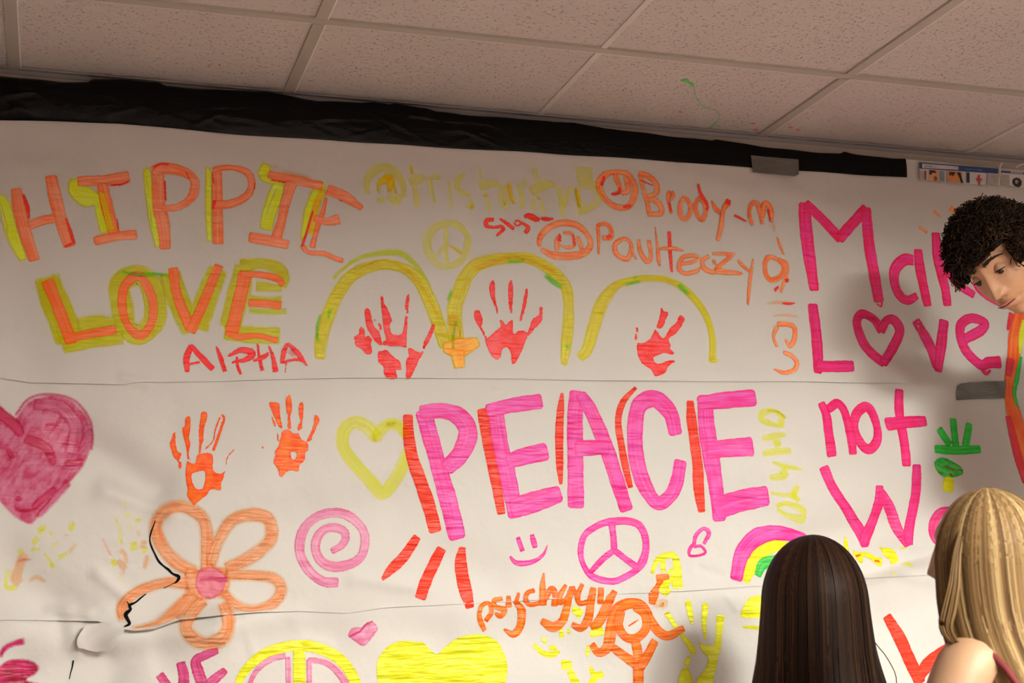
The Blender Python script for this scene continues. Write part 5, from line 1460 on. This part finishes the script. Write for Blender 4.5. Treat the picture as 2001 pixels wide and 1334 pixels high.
for s in (1, -1):
    shp = nb-ax_*.085+lat*s*(.165); shp = shp
    if s > 0: shp = nb-ax_*.10+lat*.16
    cl_ = A(nb-ax_*.055+lat*s*.08, .055, up); sh = A(shp, .056, cl_)
    el = A(shp-ax_*.24+Mb[:, 1]*.06+np.array([.10, 0, -.02]), .04, sh); wr_ = A(np.array(J[el][:3])+Mb[:, 1]*.20+np.array([.12, 0, .04]), .028, el)
    hand_pts(J, E, wr_, np.array(J[wr_][:3])-np.array(J[el][:3]), lat*s, None)
    hp = A(pelv+lat*s*.09-np.array([0, 0, .06]), .088, pe); kn = A(np.array([pelv[0]+s*.10, pelv[1]-.02, fz+.46]), .06, hp); an = A(np.array([pelv[0]+s*.11, pelv[1]+.01, fz+.09]), .04, kn)
    A(np.array([pelv[0]+s*.12-.03, pelv[1]-.09, fz+.034]), (.04, .028), an)
bV, bF = skin_mesh(J, E)
hv, hf = head_geo(); hv = hv @ Mh.T+hc
e1 = empty('person', (float(pelv[0]), float(pelv[1]), fz), 'person with short dark curly hair leaning in at the right edge, looking down', 'person')
V, F = join([(bV, bF), (hv, hf)])
mk('body', V, F, skin1, parent=e1, smooth=True)
def wear(planes, drop, off):
    V_, F_ = garment(bV, bF, lambda Q: ~drop(Q), off); bm = bmesh.new(); vv = [bm.verts.new(v) for v in V_]
    for f in F_:
        try: bm.faces.new([vv[i] for i in f])
        except ValueError: pass
    for co, no in planes: bmesh.ops.bisect_plane(bm, geom=bm.verts[:]+bm.edges[:]+bm.faces[:], plane_co=Vector(co), plane_no=Vector(no), clear_outer=True)
    bm.verts.ensure_lookup_table(); bm.verts.index_update(); r = (np.array([v.co[:] for v in bm.verts]), [tuple(v.index for v in f.verts) for f in bm.faces]); bm.free(); return r
wrists = []
for a_, k_ in E:
    if not isinstance(J[k_][3], tuple) and J[k_][3] == .028:
        w_ = np.array(J[k_][:3]); d_ = w_-np.array(J[a_][:3]); wrists.append(w_+d_/np.linalg.norm(d_)*.13)
farp = lambda Q: np.hypot(Q[:, 0]-pelv[0], Q[:, 1]-pelv[1]) > .25
handz = lambda Q: np.min([np.linalg.norm(Q-w_, axis=1) for w_ in wrists], 0) < .145
sV, sF = wear([(nb-ax_*.040, ax_), (pelv-np.array([0, 0, .07]), (0, 0, -1))], lambda Q: handz(Q) | (Q[:, 2] < pelv[2]-.14), .011)
mk('shirt', sV, sF, simple('shirt_grey_blue', (.10, .12, .18), .8, bdist=.002, bscale=40), parent=e1, smooth=True)
pV, pF = wear([(pelv+np.array([0, 0, .02]), (0, 0, 1)), (np.array([0, 0, fz+.09]), (0, 0, -1))], lambda Q: handz(Q) | farp(Q) | (Q[:, 2] > pelv[2]+.10), .009)
mk('trousers', pV, pF, simple('denim', (.05, .07, .13), .8), parent=e1, smooth=True)
sk_ = lambda P: np.asarray(P) @ Mh.T+hc
# eyes, lids, brows
for s in (-1, 1):
    ey = np.array([s*.0315, .0755, .0155])
    V, F = ball(ey, .0118); mk('eye', sk_(V), F, simple('eye_white', (.62, .52, .46), .25), parent=e1, smooth=True)
    t = np.linspace(-1, 1, 13)
    gaze = ey+np.array([0, .0050, -.0050]); V, F = ball(gaze, .0080); mk('iris', sk_(V), F, simple('iris_dark', (.02, .012, .008), .2), parent=e1, smooth=True)
    # upper lid: shell over the top of the ball, lashes along its rim
    n = 12; Vl = []; Fl = []
    for i in range(n+1):
        th = math.radians(5+(97-5)*i/n)
        for j in range(n+1):
            az = math.radians(-95+190*j/n); r = .0134
            Vl.append(ey+r*np.array([math.sin(th)*math.sin(az), math.sin(th)*math.cos(az), math.cos(th)-.12*math.sin(az)**2*(i/n)]))
    for i in range(n):
        for j in range(n): a = i*(n+1)+j; Fl.append((a, a+n+1, a+n+2, a+1))
    mk('eyelid', sk_(Vl), Fl, skin1, parent=e1, smooth=True)
    rim = np.array(Vl[-(n+1):])[1:-1]+np.array([0, .0006, -.0002]); V, F = tube(rim, .0011+.0006*np.sin(np.linspace(0, np.pi, len(rim))), 5)
    mk('eyelashes', sk_(V), F, simple('lash_dark', (.012, .008, .006), .6), parent=e1, smooth=True)
    # lower lid
    Vl2 = []; n2 = 8
    for i in range(5):
        th = math.radians(118+12*i)
        for j in range(n2+1):
            az = math.radians(-85+170*j/n2); Vl2.append(ey+.0131*np.array([math.sin(th)*math.sin(az), math.sin(th)*math.cos(az), math.cos(th)]))
    mk('eyelid', sk_(Vl2), [(i*(n2+1)+j, (i+1)*(n2+1)+j, (i+1)*(n2+1)+j+1, i*(n2+1)+j+1) for i in range(4) for j in range(n2)], skin1, parent=e1, smooth=True)
    # eyebrow: many short hairs
    nb_ = 260; P = []; Nn = []
    tt = rng.uniform(0, 1, nb_); xx = s*(.012+.040*tt); zz = .0385+.0065*np.sin(tt*2.3)+rng.normal(0, .0018*(1.25-tt), nb_)-.004*tt**2
    yy = np.interp(abs(xx), [0, .02, .035, .05, .06], [.0985, .0955, .0880, .0760, .066])+.0005
    st_ = np.stack([xx, yy, zz], -1); d_ = np.stack([s*.006*np.ones(nb_), -.0018*np.ones(nb_), .0022*(1-1.5*tt)], -1)
    P = st_[:, None]+d_[:, None]*np.linspace(0, 1, 4)[None, :, None]; Nn = np.tile(np.array([0, 1., .2]), (nb_, 4, 1))
    V, F, r = strands(P, .0014, Nn, rng.uniform(0, 1, nb_)); mk('eyebrow', sk_(V), F, simple('brow_hair', (.018, .011, .008), .7), parent=e1)
# lips
t = np.linspace(-1, 1, 15)
for nm, z0, hgt, th in (('upper_lip', -.0565, 1, .0034), ('lower_lip', -.0640, -1, .0040)):
    yy = .0985-.30*(.024*t)**2/.024*.9-.0012*abs(t)
    P = np.stack([.0225*t, yy+.001, z0+.0022*abs(t)*(1 if hgt > 0 else 2.0)-(.0006 if hgt > 0 else 0)*np.cos(t*9)], -1)
    V, F = tube(P, th*np.sqrt(np.maximum(1-t**2, .03)), 8); mk(nm, sk_(V), F, simple('lip_skin', (.52, .22, .16), .45), parent=e1, smooth=True)
P = np.stack([.025*t, .1015-.34*(.025*t)**2/.025, -.0603+.0026*abs(t)], -1); V, F = tube(P, .0009, 5)
mk('mouth_line', sk_(V), F, simple('mouth_dark', (.08, .02, .015), .6), parent=e1, smooth=True)
# curls
curlm = hair_mat('hair_dark_curls', [(0, (.012, .007, .005)), (.7, (.030, .017, .010)), (1, (.085, .045, .025))], .42)
n = 4800; k = 26
d = rng.normal(0, 1, (40000, 3)); d /= np.linalg.norm(d, axis=1)[:, None]
ok = ((d[:, 0] < .15) | (d[:, 2] > .20)) & (((d[:, 1] < .12) & (d[:, 2] > -.25)) | ((d[:, 2] > .43+.12*np.abs(d[:, 0]))) | ((d[:, 2] > .08) & (np.abs(d[:, 0]) > .80))); d = d[ok][:n]; n = len(d)
root = d*np.array([.076, .096, .118]); t = np.linspace(0, 1, k)[None, :, None]
out = d*np.array([1, 1, 1.05]); out /= np.linalg.norm(out, axis=1)[:, None]
ln_ = rng.uniform(.024, .040, n)*(1+.30*np.clip(d[:, 2], 0, 1)); 
rv = rng.normal(0, 1, (n, 3)); a = np.cross(out, rv); a /= np.linalg.norm(a, axis=1)[:, None]; b_ = np.cross(out, a)
turns = rng.uniform(1.8, 3.2, n)[:, None, None]; rad = rng.uniform(.006, .011, n)[:, None, None]*np.clip(t*4, .2, 1)*(1.15-.5*t); ph0 = rng.uniform(0, 6.3, n)[:, None, None]
drift = a*rng.uniform(-.02, .03, n)[:, None]
droop = np.zeros((n, 3)); fr_ = np.clip(d[:, 1], 0, 1)*np.clip(1-d[:, 2], 0, 1); droop[:, 2] = -.022*fr_; droop[:, 1] = .02*fr_
P = root[:, None]+out[:, None]*(ln_[:, None, None]*t)+drift[:, None]*t**2+droop[:, None]*t**2+rad*(a[:, None]*np.cos(ph0+turns*2*np.pi*t)+b_[:, None]*np.sin(ph0+turns*2*np.pi*t))
tv = np.gradient(P, axis=1); tv /= np.linalg.norm(tv, axis=2)[..., None]
aa = np.cross(tv, out[:, None]*np.ones((1, k, 1))); aa /= np.maximum(np.linalg.norm(aa, axis=2), 1e-6)[..., None]; bb = np.cross(tv, aa)
rr = .0021*(1-.5*t); ring = [P+rr*(aa*math.cos(q)+bb*math.sin(q)) for q in (0, 2.094, 4.189)]
V2 = np.stack(ring, 2).reshape(-1, 3); I = (np.arange(n)[:, None]*k+np.arange(k)[None])*3; F2 = []
for q in range(3):
    q2 = (q+1) % 3; F2.append(np.stack([I[:, :-1]+q, I[:, :-1]+q2, I[:, 1:]+q2, I[:, 1:]+q], -1).reshape(-1, 4))
F2 = np.vstack(F2); r2 = np.repeat(rng.uniform(0, 1, n), k*3)
# dark mass under the curls
nu, nv = 80, 50; U, Vv = np.meshgrid(np.linspace(0, 2*np.pi, nu, endpoint=False), np.linspace(.01, 2.15, nv)); dx, dy, dz = np.sin(Vv)*np.sin(U), -np.sin(Vv)*np.cos(U), np.cos(Vv)
lump = .018+.005*np.sin(9*U+5*Vv)*np.sin(11*Vv)+.004*np.sin(17*U-7*Vv)
okm = (dy < .12) | (dz > .40+.12*np.abs(dx)); okm &= ~((dx > .15) & (dz < .18)); lump = np.where(okm, lump, -.012)
Vm = np.stack([dx*(.078+lump), dy*(.098+lump), dz*(.118+lump)], -1).reshape(-1, 3); I = np.arange(nu*nv).reshape(nv, nu); Ir = np.roll(I, -1, 1)
Fm = np.stack([I[:-1], I[1:], Ir[1:], Ir[:-1]], -1).reshape(-1, 4)
capm = simple('hair_under', (.010, .006, .005), .7)
V = np.vstack([Vm, V2]); F = [tuple(q) for q in Fm]+[tuple(q+len(Vm)) for q in F2]
mk('curly_hair', sk_(V), F, [capm, curlm], parent=e1, fm=[0]*len(Fm)+[1]*len(F2), smooth=True, attrs={'rnd': ('FLOAT', np.r_[np.zeros(len(Vm)), r2])})
# the table under that person, beyond the frame
tb = empty('table', (float(pelv[0]), float(pelv[1]), 0), 'wooden table beyond the right edge on which the curly haired person stands', 'table')
px_, py_ = pelv[0], pelv[1]; wood = simple('table_wood', (.35, .2, .1), .5)
mk('table_top', *bevel_box(px_-.35, px_+.6, py_-.32, py_+.25, fz-.04, fz, .008), wood, parent=tb)
for sx in (-.31, .56):
    for sy in (-.28, .21): mk('leg', *bevel_box(px_+sx-.025, px_+sx+.025, py_+sy-.025, py_+sy+.025, 0, fz-.04, .004), wood, parent=tb)

# ---- girl with long brown hair ----
hb = depth_pt(1592, 1180, 3.05)
Mh = frame_w((.02, 1, .04)); Mb = frame_w((.05, 1, 0)); sc = 1.0
def girl(label, hc, Mh, Mb, skin, shirt, strap, **kw):
    bo = kw.pop('bo', (0, 0, 0)); J, E, hipz, Hf = standing(Mb, hc+np.array(bo)*1.0, 1.0, 0.0, **kw); V, F = skin_mesh(J, E)
    hv, hf = head_geo(); hv = hv @ Mh.T+hc
    e = empty('person', (float(hc[0]), float(hc[1]), 0), label, 'person')
    bV, bF = join([(V, F), (hv, hf)]); mk('body', bV, bF, skin, parent=e, smooth=True)
    lc = lambda Q: (Q-hc) @ Mb
    tV, tF = garment(V, F, lambda Q: (lc(Q)[:, 2] < -.285) & (lc(Q)[:, 2] > hipz-.04) & (abs(lc(Q)[:, 0]) < .145), .008)
    mk('tank_top', tV, tF, shirt, parent=e, smooth=True)
    pV, pF = garment(V, F, lambda Q: (lc(Q)[:, 2] < hipz+.06) & (Q[:, 2] > .1) & (abs(lc(Q)[:, 0]) < .2), .009)
    mk('trousers', pV, pF, simple('denim', (.06, .08, .15), .8), parent=e, smooth=True)
    for s in (-1, 1):                       # straps over the shoulders
        t = np.linspace(0, 1, 12); zz = -.30+.125*np.sin(t*np.pi)+strap; P = hc+np.stack([s*(.072+0*t), .10-.21*t, zz], -1) @ Mb.T
        Vs, Fs = tube(P, .006, 6); mk('strap', Vs, Fs, shirt, parent=e, smooth=True)
    return e
eb = girl('person with very long straight dark brown hair, seen from behind at the bottom', hb, Mh, Mb, skin2, simple('top_dark', (.03, .03, .04), .8), 0.0,
          arms=((.19, .05, -.50), (.15, .24, -.62)), shoulder_dz=.03)
KS = 1.06
spec = dict(c=.128, len=.62, pm=2.15, z=[0, .06, .1, .16, .25, .4, .62], rx=[.093, .101, .108, .126, .150, .162, .162], ry=[.110, .112, .112, .115, .13, .14, .13],
            k=[1, .97, .93, .86, .78, .70, .62], sx=[0, 0, 0, 0, 0, 0, 0], sy=[0, 0, 0, -.005, -.02, -.03, -.03])
brm = hair_mat('hair_brown', [(0, (.006, .0035, .0025)), (.5, (.018, .009, .006)), (.85, (.040, .019, .011)), (1, (.066, .033, .018))], .5)
make_long_hair(eb, Mh, hb, spec, brm, simple('hair_under_brown', (.014, .008, .005), .6), n=6500, width=.0028)
# a loose strand at the right
P = [depth_pt(a, b_, 3.05) for a, b_ in ((1697, 1225), (1710, 1255), (1728, 1277), (1742, 1300), (1751, 1322), (1752, 1360), (1745, 1400))]
Ps = catmull(np.array(P), .02)
V, F = tube(Ps, .0011, 4); mk('loose_strand', V, F, brm, parent=eb, attrs={'rnd': ('FLOAT', np.full(len(V), .8))})

# ---- girl with long blond hair ----
hb = depth_pt(1934, 1092, 2.45)
Mh = frame((-.70, -.03, -.71), (0, 1, .05)); Mb = frame_w((-.45, .9, 0))
er = girl('person with long streaked blond hair and a dark red strappy top, lower right', hb, Mh, Mb, skin2, simple('top_red', (.14, .012, .016), .75), .03,
          arms=((.23, .08, -.47), (.17, .25, -.50)), shoulder_dz=.08, bo=(.060, .050, .017))
KS = .95
spec = dict(c=.119, len=.60, pm=2.10, z=[0, .06, .1, .16, .25, .4, .60], rx=[.095, .097, .098, .102, .11, .115, .11], ry=[.108, .112, .116, .130, .15, .155, .15],
            k=[1, .98, .94, .86, .76, .68, .60], sx=[0]*7, sy=[0, 0, 0, -.006, -.02, -.03, -.03])
blm = hair_mat('hair_blond', [(0, (.050, .028, .013)), (.4, (.12, .070, .030)), (.75, (.25, .155, .070)), (1, (.46, .34, .17))], .5)
make_long_hair(er, Mh, hb, spec, blm, simple('hair_under_blond', (.09, .05, .025), .6), n=6500, width=.0032)
# lock falling forward beside the neck
pts = [(1888, 1000), (1870, 1080), (1864, 1140), (1853, 1195), (1848, 1225), (1860, 1250), (1884, 1268)]
nl = 260; Vs, Fs, Rs = [], [], []; b0 = 0
for i in range(nl):
    o_ = rng.uniform(-1, 1); dd_ = rng.uniform(-.012, .012)
    P = np.array([depth_pt(a+o_*w_, b_, z_+dd_) for (a, b_), w_, z_ in zip(pts, (4, 8, 12, 15, 13, 11, 6), (2.42, 2.39, 2.37, 2.37, 2.37, 2.38, 2.40))]); S = catmull(P, .012)
    v, f = tube(S, .0011, 3); Vs.append(v); Fs += [tuple(q+b0 for q in ff) for ff in f]; Rs.append(np.full(len(v), rng.uniform(0, .8))); b0 += len(v)
mk('hair_lock', np.vstack(Vs), Fs, blm, parent=er, smooth=True, attrs={'rnd': ('FLOAT', np.concatenate(Rs))})
for o in bpy.data.objects:
    if '_o' in o: del o['_o']
